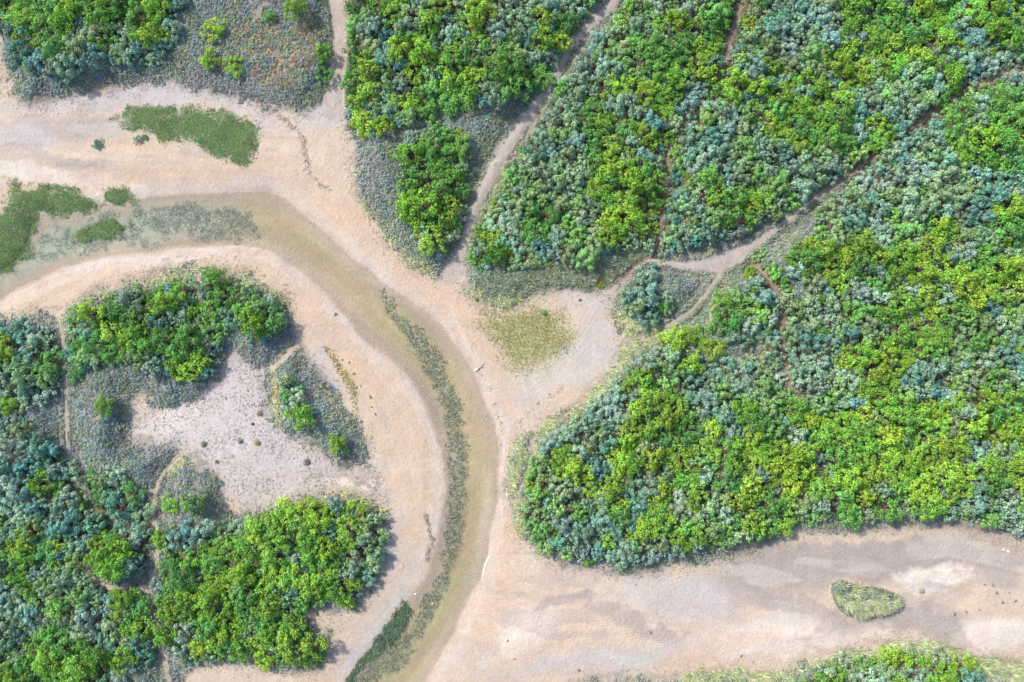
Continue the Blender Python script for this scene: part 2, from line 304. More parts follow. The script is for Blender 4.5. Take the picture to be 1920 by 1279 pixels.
THK = union(THICKET)
for k_ in ('red_trail', 'upper_trail', 'thicket_trail'):
    pts_ = PATHS[k_][0][:-2]
    THK = np.maximum(THK, np.minimum(line_field([(x, y, w + 40) for x, y, w in pts_], False), .8))
MAR = np.full(RU.shape, -9.0)
for b in MARRAM: MAR = np.maximum(MAR, line_field([(x, y, w + 7) for x, y, w in b]))
pool = sdf(POOL); wedge = sdf(WEDGE_WEED); weedb = line_field(WEED_BAND); clear = sdf(CLEARING)

# ground height
H = 0.30 + 0.06 * fbm(RU, RV, 9.0, 41, 3) + 0.025 * fbm(RU, RV, 1.6, 42, 3)
out = np.maximum(-WAT, 0)
bank = 1 - np.exp(-out / 1.6)
H = H * bank
ins = np.maximum(WAT, 0)
H = np.where(WAT > 0, -0.02 - 0.38 * (1 - np.exp(-ins / 3.5)) + 0.03 * fbm(RU, RV, 3.0, 43, 3), H)
H += smooth(0, 3.0, np.maximum(VEG, 0)) * (0.75 + 0.35 * fbm(RU, RV, 8.0, 44, 3)) + smooth(-0.2, 0.5, VEG) * 0.12
H += smooth(-.3, .9, hum) * .8
H += smooth(-0.3, 1.0, TURFM) * 0.10 * (WAT < 0.5)
H -= smooth(-0.3, 0.2, PATH) * 0.07 * (VEG > 0)
# low sand bars that the tide left
for (cx, cy, rx, ry, rot, amp) in [(1000,1195,90,45,-20,.16),(1140,1120,150,20,25,.10),(1760,1090,110,26,0,.18),(1870,1190,110,40,-12,.16),(1480,1190,150,22,-10,.10),(150,300,180,22,8,.12),(300,300,150,20,12,.08),(470,470,90,10,4,.08),(880,600,50,90,-35,.10),(1080,740,60,40,30,.07),(790,880,24,110,-4,.07)]:
    e = np.clip(ellipses([(cx, cy, rx, ry, rot)]), 0, 1); H += amp * e * e * (3 - 2 * e) * (WAT < 0.1)

def persp(u, v, z):                          # a point seen at ground spot (u, v) that stands at height z
    k = (CAM_H - z) / CAM_H
    return u * k, v * k

# ------------------------------------------------------------------ node helpers and materials
def mat(name):
    m = bpy.data.materials.new(name); m.use_nodes = True
    nt = m.node_tree
    for n in list(nt.nodes): nt.nodes.remove(n)
    o = nt.nodes.new('ShaderNodeOutputMaterial')
    return m, nt, o

def nd(nt, t, **kw):
    n = nt.nodes.new(t)
    for k, v in kw.items(): setattr(n, k, v)
    return n

def math_n(nt, op, a, b=None):
    n = nd(nt, 'ShaderNodeMath', operation=op)
    for i, s in enumerate((a, b)):
        if s is None: continue
        if isinstance(s, (int, float)): n.inputs[i].default_value = s
        else: nt.links.new(s, n.inputs[i])
    return n.outputs[0]

def mul_col(nt, a, b):
    n = nd(nt, 'ShaderNodeMix', data_type='RGBA', blend_type='MULTIPLY')
    n.inputs[0].default_value = 1.0
    nt.links.new(a, n.inputs[6])
    if isinstance(b, tuple): n.inputs[7].default_value = b
    else: nt.links.new(b, n.inputs[7])
    return n.outputs[2]

def gray(nt, f):
    n = nd(nt, 'ShaderNodeCombineColor')
    for i in range(3): nt.links.new(f, n.inputs[i])
    return n.outputs[0]

def noise(nt, vec, scale, detail=4, rough=0.55, dist=0.0):
    n = nd(nt, 'ShaderNodeTexNoise')
    n.inputs['Scale'].default_value = scale; n.inputs['Detail'].default_value = detail
    n.inputs['Roughness'].default_value = rough; n.inputs['Distortion'].default_value = dist
    nt.links.new(vec, n.inputs['Vector'])
    return n.outputs['Fac']

def mrange(nt, s, a, b, c, d):
    n = nd(nt, 'ShaderNodeMapRange')
    nt.links.new(s, n.inputs[0])
    for i, x in enumerate((a, b, c, d)): n.inputs[i + 1].default_value = x
    return n.outputs[0]

def ground_material():
    m, nt, o = mat('ground')
    at = nd(nt, 'ShaderNodeAttribute', attribute_name='col')
    fl = nd(nt, 'ShaderNodeAttribute', attribute_name='flow')
    geo = nd(nt, 'ShaderNodeNewGeometry')
    P = geo.outputs['Position']
    n1 = noise(nt, P, 14.0, 3, 0.6); n2 = noise(nt, P, 3.2, 4, 0.6); n3 = noise(nt, P, 0.55, 3)
    f = math_n(nt, 'MULTIPLY', mrange(nt, n1, .25, .75, .86, 1.12), mrange(nt, n2, .25, .75, .92, 1.08))
    f = math_n(nt, 'MULTIPLY', f, mrange(nt, n3, .3, .7, .95, 1.05))
    # specks of shell, twig and droppings
    v = nd(nt, 'ShaderNodeTexVoronoi'); v.inputs['Scale'].default_value = 2.6; nt.links.new(P, v.inputs['Vector'])
    sp = mrange(nt, v.outputs['Distance'], .03, .09, .55, 1.0)
    gate = mrange(nt, noise(nt, P, .9, 2), .52, .58, 0.0, 1.0)
    sp = math_n(nt, 'ADD', math_n(nt, 'MULTIPLY', math_n(nt, 'SUBTRACT', sp, 1.0), gate), 1.0)
    f = math_n(nt, 'MULTIPLY', f, sp)
    c = mul_col(nt, at.outputs['Color'], gray(nt, f))
    # bumps: dimples all over, regular ripples where the water ran
    sx = nd(nt, 'ShaderNodeSeparateXYZ'); nt.links.new(fl.outputs['Vector'], sx.inputs[0])
    s, t, amt = sx.outputs
    wob = math_n(nt, 'MULTIPLY', noise(nt, P, .5, 2), .55)
    ph = math_n(nt, 'MULTIPLY', math_n(nt, 'ADD', math_n(nt, 'ADD', s, math_n(nt, 'MULTIPLY', t, .55)), wob), 21.0)
    rip = math_n(nt, 'MULTIPLY', math_n(nt, 'SINE', ph), mrange(nt, noise(nt, P, .45, 2), .38, .6, .15, 1.0))
    rip = math_n(nt, 'MULTIPLY', rip, amt)
    d1 = noise(nt, P, 3.4, 2, .5, 0); d2 = noise(nt, P, 11.0, 2, .5)
    hgt = math_n(nt, 'ADD', math_n(nt, 'MULTIPLY', d1, 0.09), math_n(nt, 'MULTIPLY', d2, 0.06))
    hgt = math_n(nt, 'ADD', hgt, math_n(nt, 'MULTIPLY', rip, 0.009))
    b = nd(nt, 'ShaderNodeBump'); b.inputs['Strength'].default_value = 0.6; b.inputs['Distance'].default_value = 1.0
    nt.links.new(hgt, b.inputs['Height'])
    p = nd(nt, 'ShaderNodeBsdfPrincipled'); p.inputs['Roughness'].default_value = 0.9
    p.inputs['Specular IOR Level'].default_value = 0.15
    nt.links.new(c, p.inputs['Base Color']); nt.links.new(b.outputs[0], p.inputs['Normal'])
    nt.links.new(p.outputs[0], o.inputs[0])
    return m

def water_material():
    m, nt, o = mat('shallow_water')
    geo = nd(nt, 'ShaderNodeNewGeometry'); P = geo.outputs['Position']
    dt = nd(nt, 'ShaderNodeVectorMath', operation='DOT_PRODUCT')
    nt.links.new(geo.outputs['Incoming'], dt.inputs[0])
    b = nd(nt, 'ShaderNodeBump'); b.inputs['Strength'].default_value = 0.25; b.inputs['Distance'].default_value = .2
    nt.links.new(math_n(nt, 'ADD', noise(nt, P, 2.2, 3), math_n(nt, 'MULTIPLY', noise(nt, P, 9.0, 2), .35)), b.inputs['Height'])
    nt.links.new(b.outputs[0], dt.inputs[1])
    om = math_n(nt, 'SUBTRACT', 1.0, math_n(nt, 'ABSOLUTE', dt.outputs['Value']))
    fr = math_n(nt, 'ADD', .02, math_n(nt, 'MULTIPLY', math_n(nt, 'POWER', om, 5.0), .98))
    tr = nd(nt, 'ShaderNodeBsdfTransparent'); tr.inputs[0].default_value = (.975, .965, .93, 1)
    gl = nd(nt, 'ShaderNodeBsdfGlossy'); gl.inputs['Roughness'].default_value = .08
    nt.links.new(b.outputs[0], gl.inputs['Normal'])
    mx = nd(nt, 'ShaderNodeMixShader')
    nt.links.new(fr, mx.inputs[0]); nt.links.new(tr.outputs[0], mx.inputs[1]); nt.links.new(gl.outputs[0], mx.inputs[2])
    nt.links.new(mx.outputs[0], o.inputs[0])
    return m

def leaf_material(name, per_object, spread=.35, transl=.28, rough=.6, spec=.25):
    m, nt, o = mat(name)
    geo = nd(nt, 'ShaderNodeNewGeometry')
    if per_object:
        base = nd(nt, 'ShaderNodeObjectInfo').outputs['Color']
    else:
        base = nd(nt, 'ShaderNodeAttribute', attribute_name='tint').outputs['Color']
    f = mrange(nt, geo.outputs['Random Per Island'], 0, 1, 1 - spread, 1 + spread)
    f = math_n(nt, 'MULTIPLY', f, mrange(nt, noise(nt, geo.outputs['Position'], .8, 2), .3, .7, .84, 1.16))
    c = mul_col(nt, base, gray(nt, f))
    hs = nd(nt, 'ShaderNodeHueSaturation'); nt.links.new(c, hs.inputs['Color'])
    nt.links.new(mrange(nt, noise(nt, geo.outputs['Position'], 1.6, 2), .3, .7, .475, .525), hs.inputs['Hue'])
    p = nd(nt, 'ShaderNodeBsdfPrincipled'); p.inputs['Roughness'].default_value = rough; p.inputs['Specular IOR Level'].default_value = spec
    nt.links.new(hs.outputs[0], p.inputs['Base Color'])
    t = nd(nt, 'ShaderNodeBsdfTranslucent'); nt.links.new(hs.outputs[0], t.inputs[0])
    mx = nd(nt, 'ShaderNodeMixShader'); mx.inputs[0].default_value = transl
    nt.links.new(p.outputs[0], mx.inputs[1]); nt.links.new(t.outputs[0], mx.inputs[2])
    nt.links.new(mx.outputs[0], o.inputs[0])
    return m

def plain_material(name, col, col2, scale=12.0, rough=.8):
    m, nt, o = mat(name)
    geo = nd(nt, 'ShaderNodeNewGeometry')
    r = nd(nt, 'ShaderNodeValToRGB'); r.color_ramp.elements[0].color = (*col, 1); r.color_ramp.elements[1].color = (*col2, 1)
    r.color_ramp.elements[0].position = .3; r.color_ramp.elements[1].position = .7
    nt.links.new(noise(nt, geo.outputs['Position'], scale, 3), r.inputs[0])
    p = nd(nt, 'ShaderNodeBsdfPrincipled'); p.inputs['Roughness'].default_value = rough
    nt.links.new(r.outputs[0], p.inputs['Base Color']); nt.links.new(p.outputs[0], o.inputs[0])
    return m

M_ground = ground_material()
M_water = water_material()
M_leaf = leaf_material('shrub_leaves', True)
M_leaf_mass = leaf_material('thicket_leaves', False)
M_blade = leaf_material('grass_blades', False, .4, .25)
M_stem = plain_material('twig_bark', (.10, .075, .05), (.17, .13, .09), 20)
M_wrack = plain_material('dried_seaweed', (.10, .085, .07), (.20, .17, .135), 9)
M_wood = plain_material('weathered_wood', (.30, .26, .22), (.42, .38, .33), 14)
M_stone = plain_material('pale_stone', (.45, .43, .40), (.62, .6, .57), 10)
M_foam = plain_material('sea_foam', (.62, .62, .6), (.8, .8, .8), 6, .5)
M_petal = plain_material('rusty_bracts', (.13, .06, .03), (.24, .11, .03), 8)

def mesh_from(name, verts, faces_n, material, loops=None, smooth_shade=False):
    """verts (N,3); quads or tris laid out in order when loops is None"""
    me = bpy.data.meshes.new(name)
    n = len(verts)
    me.vertices.add(n); me.vertices.foreach_set('co', np.ascontiguousarray(verts, np.float32).ravel())
    if loops is None: loops = np.arange(n, dtype=np.int32)
    loops = np.ascontiguousarray(loops, np.int32).ravel()
    nf = len(loops) // faces_n
    me.loops.add(len(loops)); me.loops.foreach_set('vertex_index', loops)
    me.polygons.add(nf)
    me.polygons.foreach_set('loop_start', np.arange(0, nf * faces_n, faces_n, dtype=np.int32))
    me.polygons.foreach_set('loop_total', np.full(nf, faces_n, np.int32))
    if smooth_shade: me.polygons.foreach_set('use_smooth', np.ones(nf, bool))
    me.materials.append(material)
    me.update(calc_edges=True)
    return me

def color_attr(me, name, cols):
    a = me.attributes.new(name, 'FLOAT_COLOR', 'POINT')
    c = np.ones((len(me.vertices), 4), np.float32); c[:, :3] = cols
    a.data.foreach_set('color', c.ravel())

def link(name, me, parent=None, **props):
    o = bpy.data.objects.new(name, me); C.objects.link(o)
    if parent is not None: o.parent = parent
    for k, v in props.items(): o[k] = v
    return o

# ------------------------------------------------------------------ ground sheet
S_DRY = np.array([.412, .338, .270]); S_PINK = np.array([.415, .318, .242]); S_WHITE = np.array([.50, .45, .41])
S_LILAC = np.array([.37, .335, .335]); S_TAN = np.array([.285, .243, .222]); S_GREY = np.array([.36, .34, .315])
BED = np.array([.305, .258, .172]); BED_OLIVE = np.array([.285, .262, .160]); BED_TEAL = np.array([.275, .305, .26]); BED_BROWN = np.array([.30, .235, .165])
SOIL = np.array([.165, .17, .16]); LITTER = np.array([.085, .068, .045]); MOSS = np.array([.17, .16, .10]); RUST = np.array([.29, .165, .075])

SAND_SPOTS = [   # cx, cy, rx, ry, rot, colour, strength
 (1640,1050,330,46,-3,S_TAN*.94,.9),(1400,1110,190,48,-10,S_TAN*1.04,.75),(1750,1165,160,34,10,S_TAN,.7),(1240,1120,180,44,16,S_LILAC*1.02,.6),(1500,1195,230,26,-7,S_WHITE,.5),(1100,1260,240,22,-4,S_TAN*1.12,.5),(250,185,280,26,-2,S_LILAC*.96,.8),(110,235,160,26,4,S_TAN*1.1,.6),
 (1755,1090,95,24,-4,S_WHITE*1.12,.75),(1880,1190,130,40,-12,S_WHITE*1.05,.6),(1690,1075,40,12,10,S_WHITE,.5),(1000,1190,80,50,-30,S_WHITE,.5),(1120,1110,60,60,0,S_DRY,.6),(1480,1160,60,22,-10,S_WHITE,.5),(1420,1190,90,26,-12,S_WHITE,.5),(1330,1110,80,30,10,S_LILAC,.7),
 (1560,1050,170,36,-10,S_TAN,.9),(1770,1040,150,26,6,S_TAN,.9),(1450,1085,130,30,-8,S_TAN*1.05,.8),(1500,1140,120,20,12,S_TAN,.7),(1710,1165,120,28,12,S_TAN,.9),(1860,1075,50,24,30,S_TAN,.7),(1580,1170,70,16,0,S_TAN*1.05,.5),(1790,1195,60,24,35,S_TAN,.7),
 (1180,1165,150,20,24,S_TAN*1.02,.75),(1080,1130,80,13,-12,S_TAN,.8),(960,1120,50,10,12,S_TAN,.5),(1150,1235,200,22,-10,S_LILAC*.95,.7),(1330,1215,160,18,-12,S_PINK,.6),(1300,1250,120,20,-6,S_PINK,.7),(1180,1230,60,12,-6,BED_TEAL*1.35,.35),(880,1250,60,40,-40,S_GREY,.6),
 (300,175,240,20,-2,S_LILAC,.9),(480,215,110,20,20,S_LILAC,.6),(40,255,70,34,0,S_LILAC,.9),(150,235,120,26,0,S_TAN*1.12,.6),(100,290,130,10,10,S_TAN*1.08,.7),(60,325,110,22,6,S_WHITE,.7),(480,330,120,26,6,S_TAN*1.12,.5),(240,265,120,16,6,S_PINK,.7),(200,345,120,16,8,S_WHITE,.7),(300,305,150,26,14,S_DRY,.7),(420,345,110,22,10,S_PINK,.7),(560,270,60,70,0,S_DRY,.6),(600,215,45,30,0,S_LILAC,.7),
 (680,440,90,60,40,S_PINK,.8),(780,520,90,50,42,S_PINK,.9),(860,590,70,70,40,S_PINK,.8),(930,760,40,90,-10,S_PINK,.8),(950,860,20,60,0,S_PINK,.8),(940,1000,26,70,6,S_PINK,.8),(930,620,60,60,0,S_PINK,.5),
 (980,720,80,40,0,S_GREY,.6),(1080,680,70,60,0,S_GREY,.7),(1110,560,60,40,0,S_LILAC,.6),(1120,640,50,50,0,S_LILAC,.6),(960,770,60,40,-30,S_GREY*1.05,.6),
 (740,800,60,190,-24,S_PINK,.7),(640,640,70,120,-34,S_PINK,.6),(600,560,60,60,-30,S_PINK,.6),(790,900,30,120,0,S_PINK,.7),(810,880,10,120,0,S_DRY*1.1,.6),(745,1000,30,50,-30,S_LILAC,.5),(740,1080,50,80,20,S_GREY,.85),(690,1190,50,90,28,S_GREY,.85),(700,905,16,60,-30,S_TAN*1.1,.8),(640,1245,30,40,30,S_LILAC,.7),
 (260,490,260,12,-6,S_WHITE,.5),(120,550,120,22,-18,S_DRY*1.05,.7),(430,482,90,14,2,S_DRY,.7),(470,250,10,30,0,S_DRY,.3),
 (430,790,210,110,-10,S_LILAC*1.08,.9),(330,790,80,30,-10,S_WHITE*.98,.6),(540,850,90,36,24,S_LILAC*1.05,.8),(450,690,30,60,0,S_LILAC*1.05,.8),(520,900,150,60,-6,S_LILAC*1.0,.8),(640,890,70,16,0,S_TAN*1.05,.6),(660,912,50,7,4,S_WHITE,.7),(600,690,20,70,-28,S_LILAC*.95,.7),
]
def axis(a, b, step, far):
    inner = np.arange(a, b + 1e-6, step)
    o = [step * 1.35 ** k for k in range(1, 60)]
    o = np.cumsum(o); o = o[o < far]
    return np.concatenate([(a - o)[::-1], inner, b + o])
GU, GV = np.meshgrid(axis(-54.0, 54.0, 0.1, 900), axis(-38.0, 38.0, 0.1, 900))
gz = samp(H, GU, GV)
far = np.maximum(np.maximum(np.abs(GU) - 57.5, np.abs(GV) - 41.5), 0)
gz = np.where(far > 0, .9 + 1.2 * fbm(GU, GV, 30, 51, 3) * smooth(0, 60, far), gz)

# flow coordinate along the channel, for the ripple marks
cl = np.array([(-260,600),(0,545),(130,470),(300,420),(450,412),(530,425),(600,480),(680,550),(760,620),(820,700),(862,790),(880,870),(880,950),(866,1030),(840,1100),(795,1180),(745,1250),(640,1400)], float)
clp = round_line(px(cl), 2)
clen = np.concatenate([[0], np.cumsum(np.hypot(*np.diff(clp, axis=0).T))])
fd, ft = seg_dist(clp, RU, RV, False)
FS = np.interp(ft, np.arange(len(clp)), clen)
fi = np.clip(ft.astype(int), 0, len(clp) - 2)
ee = clp[fi + 1] - clp[fi]; rr = np.stack([RU, RV], -1) - clp[fi]
FT = fd * np.sign(ee[..., 0] * rr[..., 1] - ee[..., 1] * rr[..., 0])
def mixc(c, d, w): return c * (1 - w[..., None]) + d * w[..., None]
n_lo = fbm(GU, GV, 6.0, 61, 4); n_mid = fbm(GU, GV, 1.3, 62, 4); n_fin = fbm(GU, GV, .45, 63, 3)
col = np.broadcast_to(S_DRY, GU.shape + (3,)).copy()
col = mixc(col, S_PINK, smooth(-.2, .8, n_lo) * .5)
for (cx, cy, rx, ry, rot, cc, st) in SAND_SPOTS:
    c0 = px((cx, cy)); a = math.radians(rot); R = max(rx, ry) * M_PX * 1.25
    sel = (np.abs(GU - c0[0]) < R) & (np.abs(GV - c0[1]) < R)
    if not sel.any(): continue
    dx = GU[sel] - c0[0] + .7 * n_mid[sel] + .8 * n_lo[sel] + .3 * n_fin[sel]; dy = -(GV[sel] - c0[1] + .5 * n_mid[sel] - .6 * n_lo[sel] + .2 * n_fin[sel])
    ex = (dx * math.cos(a) + dy * math.sin(a)) / (rx * M_PX); ey = (-dx * math.sin(a) + dy * math.cos(a)) / (ry * M_PX)
    w = smooth(1.15, .55, np.sqrt(ex * ex + ey * ey)) * st
    col[sel] = col[sel] * (1 - w[:, None]) + cc * w[:, None]
gw = samp(WAT, GU, GV); gveg = samp(VEG, GU, GV); gthk = samp(THK, GU, GV); ggrn = samp(GRN, GU, GV); gtf = samp(TURFM, GU, GV)
gpool = samp(pool, GU, GV); gpath = samp(PATH, GU, GV); gclr = samp(clear, GU, GV); gmar = samp(MAR, GU, GV); gwb = samp(weedb, GU, GV); gwg = samp(wedge, GU, GV)
# damp margin, then the bed of the channel
col = mixc(col, S_TAN * np.array([1.06, 1.0, .95]), smooth(-1.3, .1, gw) * .22)
bed = np.broadcast_to(BED, GU.shape + (3,)).copy()
bed = mixc(bed, BED_OLIVE, smooth(-.1, .7, n_lo + .3 * n_mid) * .7)
bed = mixc(bed, BED_BROWN, smooth(.2, .9, fbm(GU, GV, 4.0, 66, 3)) * .6)
leftarm = smooth(px((520, 0))[0], px((330, 0))[0], GU)
bed = mixc(bed, BED_TEAL, leftarm * .85)
bed = mixc(bed, np.array([.20, .255, .205]), smooth(px((260, 0))[0], px((150, 0))[0], GU) * smooth(-.6, .4, n_mid + .3 * n_lo) * .75)
bed = mixc(bed, BED_TEAL * .75, leftarm * smooth(.0, 1.0, n_mid + .4 * n_lo) * .3)
bed = mixc(bed, BED_TEAL, smooth(.4, 0.0, np.abs(gw - .9)) * smooth(px((0, 760))[1], px((0, 900))[1], GV) * (GU > px((870, 0))[0]) * .6)
bed = mixc(bed, np.array([.20, .22, .15]), smooth(-.4, .5, np.maximum(gwb, gwg)) * .45)
col = mixc(col, np.array([.285, .245, .205]), smooth(-.25, .3, gw + .1 * n_mid) * .85)
col = mixc(col, bed, smooth(.1, 2.0, gw + .2 * n_mid))
fs_, ft_ = samp(FS, GU, GV), samp(FT, GU, GV)
near = smooth(9.0, 2.0, np.abs(gw)) 
st1 = fbm(fs_ * .16, ft_ * 1.1, 1.0, 67, 4) * near
cl2 = round_line(px(np.array([(2100,1060),(1900,1080),(1750,1110),(1600,1150),(1450,1140),(1320,1120),(1180,1130),(1050,1110),(930,1110),(820,1150)], float)), 2)
cl2n = np.concatenate([[0], np.cumsum(np.hypot(*np.diff(cl2, axis=0).T))])
d2_, t2_ = seg_dist(cl2, RU, RV, False)
s2_ = samp(np.interp(t2_, np.arange(len(cl2)), cl2n), GU, GV)
near2 = smooth(9.0, 3.0, samp(d2_, GU, GV)) * (gw < 0)
cl3 = round_line(px(np.array([(-150,270),(0,265),(150,290),(300,310),(450,330),(560,340)], float)), 2)
cl3n = np.concatenate([[0], np.cumsum(np.hypot(*np.diff(cl3, axis=0).T))])
d3_, t3_ = seg_dist(cl3, RU, RV, False)
s3_ = samp(np.interp(t3_, np.arange(len(cl3)), cl3n), GU, GV)
near3 = smooth(8.0, 3.0, samp(d3_, GU, GV)) * (gw < 0) * (GU < px((560, 0))[0])
st2 = fbm(s2_ * .10 + GV * .2, GV * .42 + GU * .10, 1.0, 68, 4) * near2 * .8
st3 = fbm(s3_ * .13, GV * .8, 1.0, 69, 4) * near3
st = np.where(near2 > 0, st1 * (1 - near2) + st2, st1); st = np.where(near3 > 0, st * (1 - near3) + st3, st)
col = col * (1 + .14 * np.clip(st, -1, 1))[..., None]
col = mixc(col, S_TAN, smooth(.25, .45, st) * .45 * (gw < .3))
col = mixc(col, S_WHITE, smooth(-.3, -.62, st) * .32 * (gw < -.3))
wv = gw + .35 * n_mid + .3 * n_lo
col = mixc(col, S_PINK * np.array([1.0, .97, .95]), smooth(-4.2, -2.6, wv) * smooth(-.9, -1.8, wv) * .5)
col = mixc(col, S_WHITE * .93, smooth(-1.5, -.8, wv) * smooth(-.1, -.6, wv) * .22)
# turf flats, the dry pool with its olive growth, and its cracked rim
col = mixc(col, np.array([.25, .29, .19]), smooth(-.5, .9, gtf + .4 * n_fin + .2 * n_mid) * .75)
col = mixc(col, np.array([.31, .29, .13]), smooth(-.9, 1.4, gpool + .5 * n_mid) * .7)
e = np.clip(ellipses([(645, 700, 18, 62, -28)]), 0, 1)
col = mixc(col, np.array([.30, .27, .12]), samp(e, GU, GV) * smooth(-.2, .5, n_mid) * .9)
# vegetated dune: grey soil at the margins, litter below the thickets
soilw = smooth(-.7, .9, gveg + .45 * n_mid + .25 * n_fin)
col = mixc(col, SOIL, soilw * .9)
col = mixc(col, MOSS, soilw * smooth(.1, .9, n_lo) * .6)
col = mixc(col, LITTER, smooth(-.3, .6, np.maximum(gthk, ggrn * 2.0)) * soilw)
col = mixc(col, np.array([.24, .22, .11]), smooth(-.3, .4, gmar) * soilw * .6)
rust = np.clip(ellipses([(490,70,60,50),(555,105,50,40),(520,140,60,30),(420,120,30,25),(575,60,24,40),(1430,665,40,26),(1350,690,40,14),(880,200,40,20),(560,680,14,12),(240,1140,60,20),(200,1080,50,16),(520,740,14,30),(1090,1000,40,30),(1000,500,60,30)]), 0, 1)
col = mixc(col, RUST, smooth(.05, .45, samp(rust, GU, GV) + .4 * n_mid) * soilw * .62)
col = mixc(col, S_LILAC * .9, smooth(.2, 1.0, n_mid + .2 * n_lo) * soilw * (gthk < -.2) * .3)
for k, (pts, tone) in PATHS.items():
    w = smooth(-.3, .12, samp(path_f[k], GU, GV) + .18 * n_fin + .1 * n_mid)
    tgt, st = {'pale': (np.array([.32, .28, .255]), .9), 'red': (np.array([.225, .165, .13]), .9), 'ochre': (np.array([.37, .31, .235]), .9), 'faint': (np.array([.30, .27, .22]), .7)}[tone]
    col = mixc(col, tgt, w * st)
fw = smooth(0, 6, far)
col = mixc(col, np.array([.10, .12, .06]), fw)
col = np.clip(col * (1 + .04 * n_fin)[..., None], .01, .8)

g_amt = smooth(-.2, .6, gw) * smooth(-.2, -.8, np.maximum(gwb, gtf)) * (1 - .7 * leftarm)

g_amt = np.maximum(g_amt, 1.6 * smooth(0, .6, samp(np.clip(ellipses([(330,318,170,26,8),(1130,1180,200,40,10)]), 0, 1), GU, GV)) * (gw < 0))
gx, gy = persp(GU, GV, gz)
nv, nu = GU.shape
idx = np.arange(nv * nu).reshape(nv, nu)
quads = np.stack([idx[:-1, :-1], idx[:-1, 1:], idx[1:, 1:], idx[1:, :-1]], -1).reshape(-1, 4)
me = mesh_from('ground', np.stack([gx, gy, gz], -1).reshape(-1, 3), 4, M_ground, quads, True)
color_attr(me, 'col', col.reshape(-1, 3))
a = me.attributes.new('flow', 'FLOAT_VECTOR', 'POINT')
a.data.foreach_set('vector', np.stack([samp(FS, GU, GV), samp(FT, GU, GV), g_amt], -1).reshape(-1, 3).astype(np.float32).ravel())
ground = link('ground', me, kind='structure', label='pale sand flats and dunes cut by a tidal channel')

# water sheet
k = 2
WUg, WVg, WD = RU[::k, ::k], RV[::k, ::k], WAT[::k, ::k]
nvw, nuw = WUg.shape
idw = np.arange(nvw * nuw).reshape(nvw, nuw)
keep = (WD[:-1, :-1] > -1.2) | (WD[1:, 1:] > -1.2)
qw = np.stack([idw[:-1, :-1], idw[:-1, 1:], idw[1:, 1:], idw[1:, :-1]], -1)[keep]
used = np.unique(qw); remap = np.zeros(nvw * nuw, int); remap[used] = np.arange(len(used))
vw = np.stack([WUg, WVg, np.zeros_like(WUg)], -1).reshape(-1, 3)[used]
link('water', mesh_from('water', vw, 4, M_water, remap[qw].reshape(-1, 4), True), kind='structure', label='clear shallow water of the curving tidal channel')

# paths: thin worn strips lying on the ground
PATH_LABEL = {
 'sand_path': 'pale sand path running down between the two upper left dunes',
 'diagonal_path': 'pale sandy path slanting down from the top to the channel bank',
 'red_trail': 'narrow red brown trail threading through the upper thicket',
 'upper_trail': 'narrow reddish trail running in from the right edge between thickets',
 'clearing_path': 'pale path widening into bare sand above the grey mound',
 'mound_path': 'faint path around the right side of the grey mound',
 'thicket_trail': 'thin reddish trail running down into the big right thicket',
 'clearing_trail': 'thin ochre trail winding down from the pale clearing',
 'side_trail': 'short curved ochre trail joining the trail below the clearing',
 'left_trail': 'faint track along the left flank of the round headland',
 'gap_track': 'short track through the gap between headland and small island',
 'ledge_path': 'short narrow path behind the grassy ledge at the channel bank',
 'notch_track': 'short track cut into the top of the round headland',
}
PNAME = {'clearing_path': 'sand_path', 'sand_path': 'sand_path', 'diagonal_path': 'sand_path', 'ledge_path': 'sand_path', 'mound_path': 'path', 'left_trail': 'path', 'gap_track': 'path', 'notch_track': 'path'}
def path_strip(key):
    pts, tone = PATHS[key]
    a = np.asarray(pts, float)
    q = np.concatenate([px(a[:, :2]), a[:, 2:3] * M_PX * .5], 1)
    q = round_line(q, 3)
    seg = np.hypot(*np.diff(q[:, :2], axis=0).T); s = np.concatenate([[0], np.cumsum(seg)])
    n = max(8, int(s[-1] / .22)); t = np.linspace(0, s[-1], n)
    P = np.stack([np.interp(t, s, q[:, i]) for i in range(3)], 1)
    T = np.gradient(P[:, :2], axis=0); T /= np.linalg.norm(T, axis=1)[:, None] + 1e-9
    N = np.stack([-T[:, 1], T[:, 0]], 1)
    wl = P[:, 2] * (.62 + .35 * fbm(t, t * 0 + 3.1, .8, 71, 3)); wr = P[:, 2] * (.62 + .35 * fbm(t, t * 0 + 9.7, .8, 72, 3))
    wl = np.clip(wl, .05, None); wr = np.clip(wr, .05, None)
    taper = np.minimum(1, np.minimum(t, s[-1] - t) / .9 + .15)
    off = np.stack([-wr * taper, -wr * .5 * taper, 0 * wl, wl * .5 * taper, wl * taper], 1)
    XY = P[:, None, :2] + off[..., None] * N[:, None, :]
    z = samp(H, XY[..., 0], XY[..., 1])
    x, y = persp(XY[..., 0], XY[..., 1], z)
    lift = np.array([.004, .014, .016, .014, .004])
    V = np.stack([x, y, z + lift], -1)
    c = {'pale': np.array([.335, .29, .26]), 'red': np.array([.225, .165, .13]), 'ochre': np.array([.33, .27, .195]), 'faint': np.array([.30, .27, .22])}[tone]
    i = np.arange(n * 5).reshape(n, 5)
    f = np.stack([i[:-1, :-1], i[1:, :-1], i[1:, 1:], i[:-1, 1:]], -1).reshape(-1, 4)
    f = f[:, ::-1]
    m_ = mesh_from(key, V.reshape(-1, 3), 4, M_ground, f, True)
    cv = np.broadcast_to(c, (n, 5, 3)).copy() * (1 + .10 * fbm(XY[..., 0], XY[..., 1], .7, 73, 3))[..., None]
    color_attr(m_, 'col', cv.reshape(-1, 3))
    link(PNAME.get(key, 'trail'), m_, kind='structure', label=PATH_LABEL[key])
for key in PATHS: path_strip(key)

